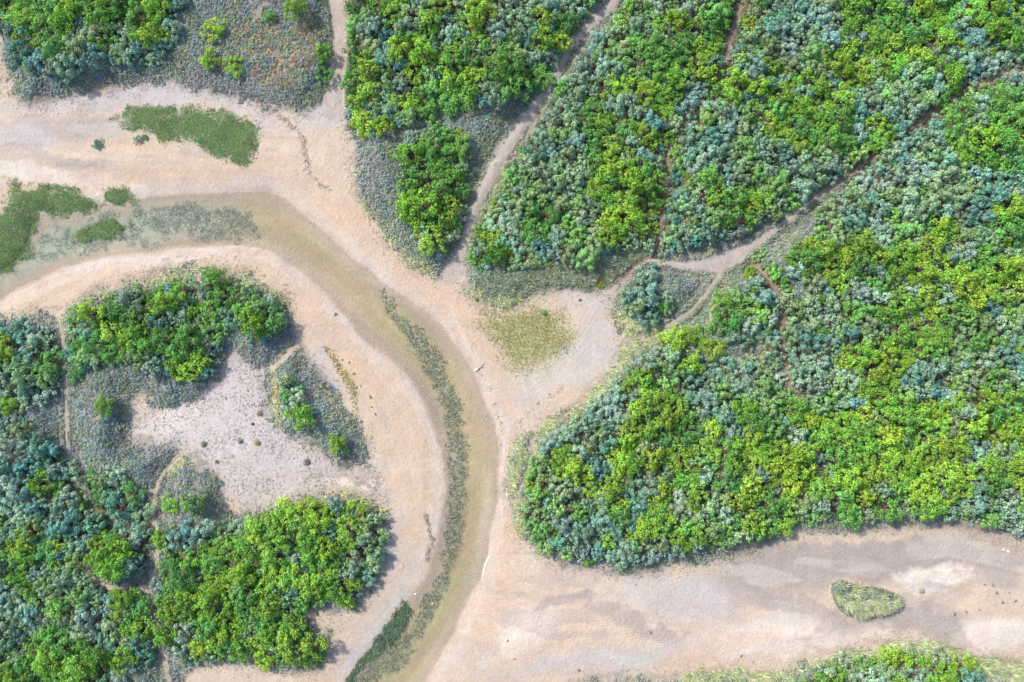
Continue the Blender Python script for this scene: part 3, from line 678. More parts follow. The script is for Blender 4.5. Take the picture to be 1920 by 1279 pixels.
# ------------------------------------------------------------------ leaf clusters
def unit(v): return v / (np.linalg.norm(v, axis=-1, keepdims=True) + 1e-9)

def leaf_quads(r, pos, nrm, length, width, curl=.25):
    """a small kite shaped leaf at every pos, facing nrm"""
    n = len(pos)
    nrm = unit(nrm)
    t = unit(np.cross(nrm, r.normal(size=(n, 3)) + 1e-3)); b = np.cross(nrm, t)
    l = (length * r.uniform(.7, 1.3, n))[:, None]; w = (width * r.uniform(.7, 1.3, n))[:, None]
    p0 = pos - t * l * .5; p2 = pos + t * l * .5 - nrm * l * curl
    p1 = pos + b * w * .5 + t * l * .05; p3 = pos - b * w * .5 + t * l * .05
    return np.stack([p0, p1, p2, p3], 1)

def shrub_leaves(seed, style, detail=1.0):
    """unit shrub: radius about 1, base at z = 0"""
    r = np.random.default_rng(seed)
    if style == 'green':
        ncl, crad, per, ll, lw, ht, fill = 26, (.14, .32), 44, .15, .07, .9, .92
    else:
        ncl, crad, per, ll, lw, ht, fill = 20, (.17, .34), 74, .115, .085, .8, .9
    ph = r.uniform(0, 6.28, 4); am = r.uniform(.06, .18, 4)
    pts = []
    tries = 0
    while len(pts) < ncl and tries < 4000:
        tries += 1
        a = r.uniform(0, 2 * math.pi); q = math.sqrt(r.uniform(0, 1))
        edge = fill * (1 + sum(am[k] * math.sin((k + 2) * a + ph[k]) for k in range(4)))
        rad = q * edge
        z = ht * math.sqrt(max(0, 1 - (q * .93) ** 2)) * r.uniform(.62, 1.22)
        c = np.array([rad * math.cos(a), rad * math.sin(a), max(z, .14)])
        if all(np.linalg.norm(c - p) > crad[0] * 1.15 for p in pts): pts.append(c)
    out = []
    for c in pts:
        R = crad[0] + (crad[1] - crad[0]) * r.uniform(0, 1) ** 1.3; n = max(8, int(per * detail * (R / np.mean(crad)) ** 2))
        d = unit(r.normal(size=(n, 3))); d[:, 2] = np.where(d[:, 2] < -.35, -d[:, 2], d[:, 2])
        if style == 'green':
            sq = np.array([r.uniform(.8, 1.25), r.uniform(.8, 1.25), r.uniform(.7, 1.1)])
            pos = c + d * R * r.uniform(.55, 1.15, n)[:, None] * sq
            nr = d * .7 + np.array([0, 0, .45]) + r.normal(size=(n, 3)) * .45
        else:
            pos = c + d * R * r.uniform(.82, 1.06, n)[:, None]
            nr = d + r.normal(size=(n, 3)) * .22
        out.append(leaf_quads(r, pos, nr, ll / max(detail, .45) ** .5, lw / max(detail, .45) ** .5))
    return np.concatenate(out), np.array(pts)

def tube(a, b, ra, rb, sides=5):
    a = np.asarray(a, float); b = np.asarray(b, float); d = unit(b - a)
    t = unit(np.cross(d, [0.3, 1, .2])); s = np.cross(d, t)
    an = np.linspace(0, 2 * math.pi, sides, endpoint=False)
    ring = np.cos(an)[:, None] * t + np.sin(an)[:, None] * s
    A = a + ring * ra; B = b + ring * rb
    return np.stack([A, np.roll(A, -1, 0), np.roll(B, -1, 0), B], 1)

def stem_quads(seed, pts):
    r = np.random.default_rng(seed)
    Q = []
    order = r.permutation(len(pts))[:9]
    for i in order:
        p = pts[i]
        m = p * np.array([.35, .35, .55]) + r.normal(size=3) * .04
        Q.append(tube((r.normal() * .05, r.normal() * .05, -.15), m, .045, .03)); Q.append(tube(m, p, .03, .012))
    return np.concatenate(Q)

NVAR = 9
PROTO = {}
for style in ('green', 'grey'):
    PROTO[style] = []
    for k in range(NVAR):
        q, p = shrub_leaves(100 + k + (0 if style == 'green' else 50), style)
        fm = mesh_from(style + '_foliage', q.reshape(-1, 3), 4, M_leaf)
        sm = mesh_from(style + '_stem', stem_quads(k, p).reshape(-1, 3), 4, M_stem)
        lo, _ = shrub_leaves(200 + k + (0 if style == 'green' else 50), style, .55)
        PROTO[style].append((fm, sm, lo))

# ------------------------------------------------------------------ where the shrubs stand
class Field:
    def __init__(self, cell=1.5): self.c = cell; self.d = {}
    def ok(self, u, v, r, f):
        i, j = int(u // self.c), int(v // self.c)
        for a in range(i - 2, i + 3):
            for b in range(j - 2, j + 3):
                for (x, y, q) in self.d.get((a, b), ()):
                    if (x - u) ** 2 + (y - v) ** 2 < (f * (r + q)) ** 2: return False
        return True
    def add(self, u, v, r): self.d.setdefault((int(u // self.c), int(v // self.c)), []).append((u, v, r))

# single shrubs the photo shows standing apart: (px, py, radius px, style, tone, label)
LONE = [
 (400,55,25,'green',0,'large green bush alone in heath above two smaller ones, top left dune'),
 (395,112,18,'green',0,'small upright green bush just below the lone bush of the top left dune'),
 (438,122,19,'green',0,'small green bush beside a bare sand patch, right one of the lower pair'),
 (553,18,24,'green',0,'lime green bush at the rusty heath by the top sand path'),
 (505,33,14,'green',2,'small dark teal green bush on rusty heath beside the lime one'),
 (565,778,24,'green',1,'deep green round bush in the middle of the small lozenge island'),
 (628,832,20,'green',0,'yellow green bush near the lower tip of the small lozenge island'),
 (196,760,19,'green',1,'lone green bush in blue grey heath left of the pale clearing'),
 (1240,577,13,'green',1,'small green bush on the right flank of the grey mound'),
 (1400,520,9,'green',0,'tiny lime green bush on bare heath above the small thicket hump'),
 (1104,1047,13,'green',1,'dark green bush at the lower edge of the round right lobe'),
 (183,270,9,'grey',1,'small dark green shrub alone on open sand left of the turf'),
 (258,262,8,'grey',0,'small blue grey shrub on sand just below the oval turf'),
 (271,258,6,'green',2,'tiny green shrub touching the blue grey one below the turf'),
 (1180,1000,12,'green',0,'small lime bush among grey shrubs low on the right lobe'),
 (1636,690,32,'green',0,'largest pale lime bush of the right thicket, rising above grey shrubs'),
 (1898,392,27,'green',0,'big pale lime bush at the right frame edge above the middle'),
 (1762,424,20,'green',0,'round pale lime bush left of the bigger one at the right edge'),
 (1697,680,14,'green',0,'small lime bush just right of the largest pale lime bush'),
 (1785,722,10,'green',0,'tiny lime bush alone in teal shrubs of the mid right thicket'),
 (218,952,30,'grey',1,'large rounded teal bush beside the trail on the far left dune'),
 (1208,716,21,'green',1,'deep lime bush nearest the pale marram crest of the right lobe'),
 (684,229,26,'green',0,'bright lime bush at the dune edge right of the top sand path'),
 (1268,638,22,'green',0,'lime bush at the head of the pale marram crest'),
 (350,1185,18,'grey',0,'silvery bush among green ones in the lower left lobe'),
 (555,1048,17,'grey',0,'small silvery bush in the middle of the lower left lobe'),
 (1020,586,7,'green',2,'tiny green shrub on the olive flat beside the channel'),
]
field = Field()
plants = []        # (u, v, r, style, tone, label or None)
for (x, y, rp, st, tone, lab) in LONE:
    u, v = px((x, y)); r = rp * M_PX
    field.add(u, v, r); plants.append([u, v, r, st, tone, lab])

def sprinkle(style, n, rlo, rhi, accept, f, lo=(U0 + 1, V0 + 1), hi=(U1 - 1, V1 - 1)):
    us = rng.uniform(lo[0], hi[0], n); vs = rng.uniform(lo[1], hi[1], n); q = rng.uniform(0, 1, n)
    acc = accept(us, vs); pd = samp(PATH, us, vs)
    rs = rlo + (rhi - rlo) * q ** 1.6
    order = np.argsort(-rs)
    for i in order:
        if not acc[i]: continue
        r = rs[i]
        if pd[i] > -.42 * r - .10: continue
        if field.ok(us[i], vs[i], r, f):
            field.add(us[i], vs[i], r); plants.append([us[i], vs[i], r, style, None, None])

ex_ = np.clip(fbm(RU, RV, 3.2, 85, 3) - .70, 0, .3) * 2
ex_ = np.where((THK > .3) & (RU > px((880, 0))[0]) & (ex_ > 0), ex_, -9.0)
GRN = np.maximum(GRN, ex_)
THKs = lambda u, v: samp(THK, u, v)
def acc_green(u, v): return (samp(GRN, u, v) > .06 - .45 * rng.uniform(0, 1, len(u)) ** 3) & ((THKs(u, v) > .2) | (samp(GRN, u, v) > .04)) & (fbm(u, v, 1.8, 83, 2) > -.62) & (samp(VEG, u, v) > .3)
def acc_grey(u, v): return (samp(THK, u, v) > .05) & (samp(VEG, u, v) > .35) & (samp(GRN, u, v) < .42) & (samp(MAR, u, v) < .1)
sprinkle('green', 26000, .62, 1.30, acc_green, .56)
sprinkle('green', 16000, .40, .62, acc_green, .56)
sprinkle('grey', 42000, .55, 1.05, acc_grey, .55)
sprinkle('green', 2000, .30, .52, lambda u, v: (samp(THK, u, v) > .1) & (samp(VEG, u, v) > .3) & (fbm(u, v, 6.0, 87, 2) > -.35) & (samp(MAR, u, v) < .1), .50)
sprinkle('grey', 30000, .34, .55, lambda u, v: (samp(THK, u, v) > -.2) & (samp(VEG, u, v) > .25) & (samp(MAR, u, v) < .1), .58)

TONES = {
 'green': [('lime green', (.270, .450, .060)), ('bright green', (.180, .385, .062)), ('deep green', (.125, .315, .085))],
 'grey': [('silvery grey', (.285, .420, .305)), ('teal grey', (.155, .345, .270)), ('olive grey', (.245, .385, .170)), ('sage green', (.190, .420, .105))],
}
for p in plants:
    if p[4] is None:
        u, v = p[0], p[1]
        nz = float(fbm(np.array([u]), np.array([v]), 3.0, 81, 3)[0]) * .8 + rng.normal() * .45
        if p[3] == 'green':
            warm = .35 if (u > 1.0 and v < 0) else (-.25 if u < -20 and v > -12 else (-.1 if u > 20 else 0))
            nz += warm; p.append(nz)
            p[4] = 0 if nz > .12 else (1 if nz > -.42 else 2)
        else:
            west = 1.0 if u < px((300, 0))[0] else 0.0
            east = .5 if u > px((1500, 0))[0] and v > px((0, 480))[1] else 0
            s = nz + .55 * west + .35 * east
            p.append(s); p[4] = 1 if s > .62 else (0 if s > -.05 else (2 if s > -.5 else 3))

def in_frame(u, v, r): return abs(u) < 48 + .3 * r and abs(v) < 32 + .3 * r
chosen = {'green': [], 'grey': []}; rest = {'green': [], 'grey': []}
for st in chosen:
    c = sorted([p for p in plants if p[3] == st], key=lambda p: (p[5] is None, not in_frame(p[0], p[1], p[2]), -p[2]))
    inn = [p for p in c if in_frame(p[0], p[1], p[2])]
    chosen[st] = inn[:300]; ids = {id(p) for p in chosen[st]}
    rest[st] = [p for p in c if id(p) not in ids]
print('plants', {st: (len(chosen[st]), len(rest[st])) for st in chosen})

# ---- labels that tell the shrubs apart: patch, quarter of the patch, tone, size, then order
PATCH_WORDS = {
 'top_left': 'the top left dune', 'wedge': 'the dune between sand paths', 'middle': 'the dune left of red trail',
 'upper': 'the dune above upper trail', 'mound': 'the grey mound', 'headland': 'the round headland',
 'lozenge': 'the small lozenge island', 'left': 'the far left dune', 'lower': 'the lower left lobe', 'corner': 'the bottom corner dune',
 'ledge': 'the channel ledge', 'sliver': 'the left edge', 'right_a': 'the high right thicket', 'right_b': 'the mid right thicket',
 'right_c': 'the low right thicket', 'right_d': 'the rounded right lobe',
}
def patch_of(u, v):
    best, bd = None, -99
    for k, f in patch_sdf.items():
        d = float(samp(f, u, v))
        if d > bd: best, bd = k, d
    if best == 'right':
        x = u / M_PX + CX; y = CY - v / M_PX
        if x < 1300: return 'right_d'
        return 'right_a' if y < 420 else ('right_b' if y < 740 else 'right_c')
    return best

def make_labels(lst, noun):
    lab = {}; groups = {}
    for p in lst: groups.setdefault(patch_of(p[0], p[1]), []).append(p)
    ordinal = ['leftmost', 'second from left', 'third from left', 'fourth from left', 'fifth from left', 'sixth from left', 'seventh from left']
    XW = {1: [''], 3: ['left', 'middle', 'right'], 5: ['far left', 'left', 'middle', 'right', 'far right']}
    YW = {1: [''], 3: ['upper', 'central', 'lower'], 5: ['topmost', 'upper', 'central', 'lower', 'bottom']}
    for k, ps in groups.items():
        us = np.array([p[0] for p in ps]); vs = np.array([p[1] for p in ps])
        u0, u1, v0, v1 = us.min(), us.max() + 1e-6, vs.min(), vs.max() + 1e-6
        n = 5 if len(ps) > 22 else (3 if len(ps) > 5 else 1)
        cells = {}
        for p in ps:
            cx = min(n - 1, int((p[0] - u0) / (u1 - u0) * n)); cy = min(n - 1, int((v1 - p[1]) / (v1 - v0) * n))
            cells.setdefault((cx, cy, p[4]), []).append(p)
        for (cx, cy, tone), q in cells.items():
            tail = f'on {PATCH_WORDS[k]}'
            if n > 1: tail = f'in the {YW[n][cy]} {XW[n][cx]} of {PATCH_WORDS[k]}'.replace('central middle', 'centre')
            tw = TONES[noun][tone][0]
            q.sort(key=lambda p: -p[2])
            if len(q) == 1: names = ['largest ']
            elif len(q) == 2: names = ['largest ', 'second largest ']
            elif len(q) == 3: names = ['largest ', 'second largest ', 'third largest ']
            else:
                q.sort(key=lambda p: p[0])
                names = [(ordinal[i] if i < len(ordinal) else 'rightward') + ' ' for i in range(len(q) - 1)] + ['rightmost ']
            for p, w in zip(q, names):
                t_ = f'{w}{tw} bush {tail}'
                for x_, y_ in ((' in the ', ' in '), (' of the ', ' of '), (' bush', '')):
                    if len(t_.split()) > 16: t_ = t_.replace(x_, y_, 1)
                lab[id(p)] = t_
    print('labels', len(lab), 'distinct', len(set(lab.values())), 'longest', max(len(x.split()) for x in lab.values()))
    return lab

foliage_tint = {}
def tint_of(p):
    r = np.random.default_rng(int((p[0] + 100) * 977 + (p[1] + 100) * 131))
    T_ = [np.array(t[1]) for t in TONES[p[3]]]
    if len(p) > 6:
        if p[3] == 'green': xs, cs = [-.75, -.15, .5], [T_[2], T_[1], T_[0]]
        else: xs, cs = [-.8, -.3, .3, .95], [T_[3], T_[2], T_[0], T_[1]]
        c = np.array([np.interp(p[6], xs, [q[k] for q in cs]) for k in range(3)])
    else: c = T_[p[4]]
    c = c * r.uniform(.88, 1.36) * (1.0 + .14 * float(smooth(25, 40, p[0])) * float(smooth(5, 14, p[1])))
    return np.clip(c * np.array([r.uniform(.9, 1.12), 1, r.uniform(.85, 1.2)]), .01, .6)

def pose(p):
    r = np.random.default_rng(int((p[0] + 100) * 613 + (p[1] + 100) * 389))
    return r.integers(NVAR), r.uniform(0, 6.283), r.uniform(.88, 1.16), r.uniform(.88, 1.16), r.uniform(.75, 1.6)

for st in ('green', 'grey'):
    lab = make_labels([p for p in chosen[st] if p[5] is None], st)
    for p in chosen[st]:
        var, rot, sx, sy, sz = pose(p)
        fm, sm, _ = PROTO[st][var]
        z = float(samp(H, p[0], p[1])) - .05
        x, y = persp(p[0], p[1], z + .4 * p[2])
        root = bpy.data.objects.new('green_shrub' if st == 'green' else 'grey_shrub', None)
        root.empty_display_size = .2
        C.objects.link(root)
        root.location = (x, y, z); root.rotation_euler = (0, 0, rot); root.scale = (p[2] * sx, p[2] * sy, p[2] * sz)
        root['category'] = 'shrub'; root['label'] = p[5] or lab[id(p)]
        root['group'] = 'bright green shrubs on the dunes' if st == 'green' else 'grey green shrubs on the dunes'
        f = link('foliage', fm, root); f.color = (*tint_of(p), 1)
        link('stem', sm, root)

def mass(style, name, label):
    Q = []; T = []
    for p in rest[style]:
        var, rot, sx, sy, sz = pose(p)
        q = PROTO[style][var][2]
        z = float(samp(H, p[0], p[1])) - .05
        x, y = persp(p[0], p[1], z + .4 * p[2])
        c, s = math.cos(rot), math.sin(rot)
        X = q[..., 0] * p[2] * sx; Y = q[..., 1] * p[2] * sy
        Q.append(np.stack([X * c - Y * s + x, X * s + Y * c + y, q[..., 2] * p[2] * sz + z], -1))
        T.append(np.broadcast_to(tint_of(p), (q.shape[0] * 4, 3)))
    if not Q: return
    V = np.concatenate(Q).reshape(-1, 3)
    m_ = mesh_from(name, V, 4, M_leaf_mass); color_attr(m_, 'tint', np.concatenate(T))
    link(name, m_, kind='stuff', label=label)
    print(name, len(V) // 4)
mass('green', 'green_undergrowth', 'smaller bright green growth filling the thickets')
mass('grey', 'grey_undergrowth', 'smaller grey green growth filling the thickets')

# ------------------------------------------------------------------ ground cover
def scatter(n, dens, box=None):
    """random ground spots kept with probability dens(u, v)"""
    lo = (U0 + 1, V0 + 1) if box is None else box[0]; hi = (U1 - 1, V1 - 1) if box is None else box[1]
    u = rng.uniform(lo[0], hi[0], n); v = rng.uniform(lo[1], hi[1], n)
    k = rng.uniform(0, 1, n) < dens(u, v)
    return u[k], v[k]

def box_of(poly, m=20):
    a = np.asarray(poly, float)[:, :2]
    p = px(np.array([[a[:, 0].min() - m, a[:, 1].max() + m], [a[:, 0].max() + m, a[:, 1].min() - m]]))
    return (tuple(p[0]), tuple(p[1]))

def tufts(name, u, v, per, rad, hgt, ll, lw, tint, material, label, zf=None, flat=.5, kind='stuff', curl=.25):
    n = len(u)
    if n == 0: return None
    z = samp(H, u, v) if zf is None else zf(u, v)
    s = rng.uniform(.6, 1.35, n)
    x, y = persp(u, v, z)
    base = np.repeat(np.stack([x, y, z], -1), per, 0); S = np.repeat(s, per)
    d = unit(rng.normal(size=(n * per, 3))); d[:, 2] = np.abs(d[:, 2])
    pos = base + d * (np.array([rad, rad, hgt]) * (S * rng.uniform(.5, 1.05, n * per))[:, None])
    nr = d + np.array([0, 0, flat]) + rng.normal(size=d.shape) * .4
    q = leaf_quads(rng, pos, nr, ll, lw, curl)
    m_ = mesh_from(name, q.reshape(-1, 3), 4, material)
    color_attr(m_, 'tint', np.repeat(np.repeat(tint(u, v, z), per, 0), 4, 0))
    print(name, n, len(q))
    return link(name, m_, kind=kind, label=label) if kind else link(name, m_, label=label)

def pick(n, cols, w, jit=.18):
    k = rng.choice(len(cols), n, p=np.array(w) / np.sum(w))
    return np.array(cols)[k] * rng.uniform(1 - jit, 1 + jit, (n, 1))

# heath: blue grey dwarf growth on every dune that carries no thicket
def d_heath(u, v):
    g = samp(VEG, u, v); t = samp(THK, u, v); pt = samp(PATH, u, v)
    nz = fbm(u, v, 1.5, 91, 3)
    return smooth(-.3, .9, g + .5 * nz) * np.where(t > .3, .25, 1.0) * (pt < -.12) * np.where(samp(MAR, u, v) < .25, 1.0, .35) * smooth(-.95, -.1, nz + .35)
def t_heath(u, v, z):
    n = len(u)
    c = pick(n, [(.22, .295, .365), (.28, .345, .36), (.185, .31, .26), (.30, .36, .23), (.25, .265, .34), (.18, .36, .12)], [3.5, 3, 4.5, 2.5, 1.2, .8])
    edge = samp(VEG, u, v)
    pale = smooth(1.6, .2, edge)[:, None] * .45
    c = c * (1 - pale) + np.array([.30, .32, .25]) * pale
    east = smooth(px((620, 0))[0], px((760, 0))[0], u)[:, None] * .5
    c = c * (1 - east) + c * np.array([1.05, 1.02, .82]) * east
    m1 = fbm(u, v, 2.6, 141, 3)[:, None]; m2 = fbm(u, v, 3.4, 142, 3)[:, None]
    c = c * (1 + .12 * m2)
    c = np.where(m1 > .25, c * .55 + np.array([.31, .34, .19]) * .45, np.where(m1 < -.35, c * .55 + np.array([.30, .27, .28]) * .45, c)) * 1.1
    ru_ = samp(rust, u, v)[:, None]
    return np.where((ru_ > .15) & (rng.uniform(0, 1, (n, 1)) < .34), np.array([.42, .34, .17]), c)
u, v = scatter(330000, d_heath)
tufts('heath', u, v, 12, .20, .17, .145, .07, t_heath, M_blade, 'low blue grey heath covering the open dune slopes')

# denser cushions within the heath
u, v = scatter(60000, lambda u, v: d_heath(u, v) * smooth(.0, .55, fbm(u, v, 2.2, 93, 3)) * .30 * (samp(PATH, u, v) < -.5))
tufts('heath_cushions', u, v, 30, .30, .34, .13, .065, lambda u, v, z: pick(len(u), [(.17, .27, .30), (.27, .35, .33), (.20, .34, .24), (.33, .39, .25), (.16, .20, .27)], [3, 3, 3, 2, 1]), M_blade, 'rounded cushions of grey green dwarf shrubs dotting the heath')

# thin grass that fades out over the sand at dune foots and in the clearing
scrubf = ellipses([(540,890,120,40,-6),(640,893,70,22,0),(440,890,60,60,0),(310,835,50,26,0),(1110,560,60,22,0),(1330,520,60,18,0)])
def d_thin(u, v):
    g = samp(VEG, u, v); c = samp(clear, u, v); nz = fbm(u, v, 1.1, 95, 3)
    foot = smooth(-1.5, .1, g + .4 * nz) * smooth(.9, .1, g) * .75
    cl_ = smooth(-.4, .6, c) * (.25 + .75 * smooth(-.1, .5, nz + .5 * smooth(-3.0, -.6, g)))
    cl_ = np.maximum(cl_, .6 * smooth(.0, .6, samp(scrubf, u, v)) * smooth(-.5, .3, nz))
    pth = smooth(-.9, -.2, samp(PATH, u, v)) * (g > -.3) * .4 * (samp(THK, u, v) < .2)
    return np.maximum(np.maximum(foot, cl_), pth) * (samp(WAT, u, v) < -.4) * (samp(PATH, u, v) < 0)
u, v = scatter(260000, d_thin)
tufts('sparse_grass', u, v, 5, .11, .06, .08, .035, lambda u, v, z: pick(len(u), [(.27, .30, .23), (.23, .265, .225), (.31, .31, .21), (.24, .24, .25)], [3, 3, 2, 2]), M_blade, 'sparse grey grass thinning out over the sand')

# marram: long pale blades combed to the right by the wind
def blades(name, u, v, per, length, width, tint, label, kind='stuff', lean=(.75, -.35), zf=None):
    n = len(u)
    z = (samp(H, u, v) if zf is None else zf(u, v)) - .02
    x, y = persp(u, v, z)
    N = n * per
    base = np.repeat(np.stack([x, y, z], -1), per, 0)
    base[:, :2] += rng.normal(size=(N, 2)) * .07
    L_ = length * rng.uniform(.5, 1.25, N)
    dirn = np.stack([rng.normal(size=N) * .42 + lean[0], rng.normal(size=N) * .42 + lean[1], rng.uniform(.35, 1.1, N)], -1)
    dirn = unit(dirn)
    mid = base + dirn * (L_ * .55)[:, None]
    d2 = unit(dirn * np.array([1.25, 1.25, .25]))
    tip = mid + d2 * (L_ * .5)[:, None]
    side = unit(np.cross(dirn, np.array([0, 0, 1.0]) + rng.normal(size=(N, 3)) * .3)) * (width * rng.uniform(.7, 1.3, N))[:, None]
    q = np.stack([base - side * .4, mid - side * .5, tip, mid + side * .5], 1)
    m_ = mesh_from(name, q.reshape(-1, 3), 4, M_blade)
    color_attr(m_, 'tint', np.repeat(np.repeat(tint(u, v, z), per, 0), 4, 0))
    print(name, n, len(q))
    return link(name, m_, kind=kind, label=label) if kind else link(name, m_, label=label)
def t_mar(u, v, z): return pick(len(u), [(.45, .49, .25), (.37, .44, .21), (.50, .50, .31), (.30, .38, .22), (.35, .40, .31)], [4, 3, 2.5, 2, 1.5])
u, v = scatter(260000, lambda u, v: smooth(-.35, .5, samp(MAR, u, v) + .4 * fbm(u, v, 1.0, 97, 3)) * smooth(-.75, .25, fbm(u, v, 2.4, 96, 3) + .35 * (u > px((930, 0))[0]) + .2 * (v < -25)) * (.45 + .55 * (u > px((930, 0))[0])) * (samp(PATH, u, v) < 0) * (samp(VEG, u, v) > -.25))
blades('marram_grass', u, v, 9, .6, .042, t_mar, 'pale yellow green marram grass leaning along the dune crests')
# grassy swale of the middle dune
SWALE = [(960,520),(1010,505),(1090,498),(1160,480),(1215,470),(1205,486),(1165,512),(1110,542),(1050,540),(1000,545),(965,560),(900,555),(880,520),(900,505)]
swf = sdf(SWALE)
u, v = scatter(20000, lambda u, v: smooth(-.4, .8, samp(swf, u, v) + .5 * fbm(u, v, 1.2, 132, 3)) * (.35 + .65 * smooth(-.4, .3, fbm(u, v, 1.0, 133, 3))) * (samp(PATH, u, v) < -.1), box_of(SWALE))
blades('swale_grass', u, v, 6, .45, .045, lambda u, v, z: pick(len(u), [(.29, .38, .21), (.35, .40, .27), (.25, .31, .24), (.38, .37, .23)], [3, 3, 2, 1.5]), 'grey green grass of the swale below the middle dune', lean=(.35, .5))

# turf patches
for key, poly in TURF.items():
    f = turf_f[key]
    u, v = scatter(int(16000 + 80 * np.ptp(np.array(poly)[:, 0]) * np.ptp(np.array(poly)[:, 1]) * .02), lambda u, v: smooth(-.5, .9, samp(f, u, v) + .5 * fbm(u, v, .8, 99, 3)) * (.5 + .5 * smooth(-.4, .4, fbm(u * .6 + v * .5, v * 1.3 - u * .3, 1.0, 98, 3))), box_of(poly))
    tufts('turf', u, v, 6, .12, .05, .085, .036, lambda u, v, z: pick(len(u), [(.16, .29, .08), (.24, .36, .10), (.13, .24, .12), (.30, .34, .10), (.27, .36, .26), (.10, .18, .07)], [3, 3, 3, 1.5, 2, 1.5]), M_blade, TURF_LABEL[key], flat=.9, zf=lambda u, v: np.maximum(samp(H, u, v), -.01))
# olive growth on the drying flat, and along the inner bank
u, v = scatter(42000, lambda u, v: smooth(-1.2, 1.4, samp(pool, u, v) + .6 * fbm(u, v, .9, 101, 3)) * .55, box_of(POOL, 40))
tufts('glasswort', u, v, 4, .10, .04, .075, .04, lambda u, v, z: pick(len(u), [(.29, .32, .11), (.37, .34, .11), (.23, .29, .14)], [3, 2, 2]), M_blade, 'low olive growth on the drying flat beside the channel')
EDGE = [(612,655,6),(636,690,10),(655,728,8),(672,765,4)]
ef = line_field(EDGE)
u, v = scatter(6000, lambda u, v: smooth(-.3, .2, samp(ef, u, v)) * .8, box_of(EDGE))
tufts('glasswort', u, v, 4, .08, .05, .09, .045, lambda u, v, z: pick(len(u), [(.24, .24, .07), (.30, .27, .07)], [1, 1]), M_blade, 'narrow olive fringe on the inner bank beside the small island')

# weeds under water
def zbed(u, v): return np.minimum(samp(H, u, v), -.04)
def d_weed(u, v):
    nz = fbm(u, v, .55, 103, 3); w = samp(weedb, u, v)
    return smooth(-.25, .3, w + .3 * nz) * smooth(-.7, .0, nz + .25)
u, v = scatter(70000, d_weed, box_of(WEED_BAND, 60))
tufts('water_weed', u, v, 4, .13, .05, .11, .045, lambda u, v, z: pick(len(u), [(.145, .205, .165), (.18, .225, .155), (.13, .19, .19), (.25, .28, .19)], [3, 3, 2, 1.5]), M_blade, 'dark green weed band following the bed of the channel', zf=zbed, flat=1.2)
u, v = scatter(26000, lambda u, v: smooth(-.2, .5, samp(wedge, u, v) + .2 * fbm(u, v, .6, 104, 3)), box_of(WEDGE_WEED, 20))
blades('water_weed', u, v, 5, .35, .05, lambda u, v, z: pick(len(u), [(.12, .19, .11), (.15, .22, .10), (.11, .17, .14)], [3, 2, 2]), 'dark green weed wedge along the inner bank at the bottom', lean=(-.5, -.8), zf=lambda u, v: samp(H, u, v))
armf = sdf([(229,388),(300,384),(397,384),(467,400),(492,430),(475,458),(400,452),(320,442),(270,424)])
armg = sdf([(60,480),(90,420),(150,405),(225,395),(262,420),(330,450),(300,466),(180,474),(100,490)])
def d_arm(u, v):
    nz = fbm(u, v, 1.3, 105, 4)
    n2 = fbm(u, v, .5, 106, 3)
    return np.maximum(smooth(-.2, .4, samp(armf, u, v) + .3 * nz) * (.35 + .65 * smooth(-.4, .2, n2)), .6 * smooth(-.2, .6, samp(armg, u, v) + .3 * nz) * smooth(-.1, .4, n2 + nz)) * (samp(WAT, u, v) > .1)
u, v = scatter(70000, d_arm, (tuple(px((-60, 580))), tuple(px((505, 350)))))
tufts('water_weed', u, v, 3, .14, .04, .10, .04, lambda u, v, z: pick(len(u), [(.20, .26, .235), (.23, .28, .22), (.26, .31, .28)], [3, 2, 2]), M_blade, 'thin blue green weed in the shallow left arm of the channel', zf=zbed, flat=1.2)

# ------------------------------------------------------------------ single things on the sand
def tag(o, label, cat, group=None):
    o['label'] = label; o['category'] = cat
    if group: o['group'] = group
    return o
def at(x, y, dz=0.0):
    u, v = px((x, y)); z = float(samp(H, u, v)) + dz
    X, Y = persp(u, v, z); return (float(X), float(Y), z)

# marram hummock on the right sand flat
root = bpy.data.objects.new('grass_hummock', None); C.objects.link(root); root.location = (0, 0, 0)
hp = np.asarray(HUMMOCK, float); root.location = at(hp[:, 0].mean(), hp[:, 1].mean())
tag(root, 'oval grassy hummock standing alone on the right sand flat', 'hummock')
hn = lambda u, v: fbm(u, v, .75, 131, 3)
u, v = scatter(15000, lambda u, v: smooth(-.05, .3, samp(hum, u, v)) * smooth(-.1, .45, hn(u, v)), box_of(HUMMOCK))
g = blades('grass', u, v, 7, .7, .045, lambda u, v, z: pick(len(u), [(.40, .43, .25), (.50, .50, .31), (.27, .34, .25), (.33, .39, .20)], [3, 2, 2.5, 2]), '', kind=None, lean=(.85, -.25), zf=lambda u, v: samp(H, u, v) + .25 * hn(u, v))
del g['label']; g.parent = root; g.location = -root.location
cu = scatter(1500, lambda u, v: smooth(.0, .3, samp(hum, u, v)) * smooth(.0, .5, fbm(u, v, .9, 151, 2)), box_of(HUMMOCK))
g = tufts('cushion', cu[0], cu[1], 26, .22, .34, .11, .06, lambda u, v, z: pick(len(u), [(.24, .33, .27), (.33, .40, .27), (.19, .27, .25), (.44, .46, .26)], [3, 3, 2, 2]), M_blade, '', kind=None)
del g['label']; g.parent = root; g.location = -root.location
rim = scatter(9000, lambda u, v: smooth(-.15, .1, samp(hum, u, v)) * np.maximum(smooth(.25, -.2, hn(u, v)), smooth(.45, .1, samp(hum, u, v)) * .8), box_of(HUMMOCK))
g = tufts('heath_rim', rim[0], rim[1], 10, .20, .22, .12, .06, lambda u, v, z: pick(len(u), [(.18, .25, .26), (.12, .17, .13), (.25, .33, .25), (.33, .38, .22)], [2, 2, 2, 1]), M_blade, '', kind=None)
del g['label']; g.parent = root; g.location = -root.location

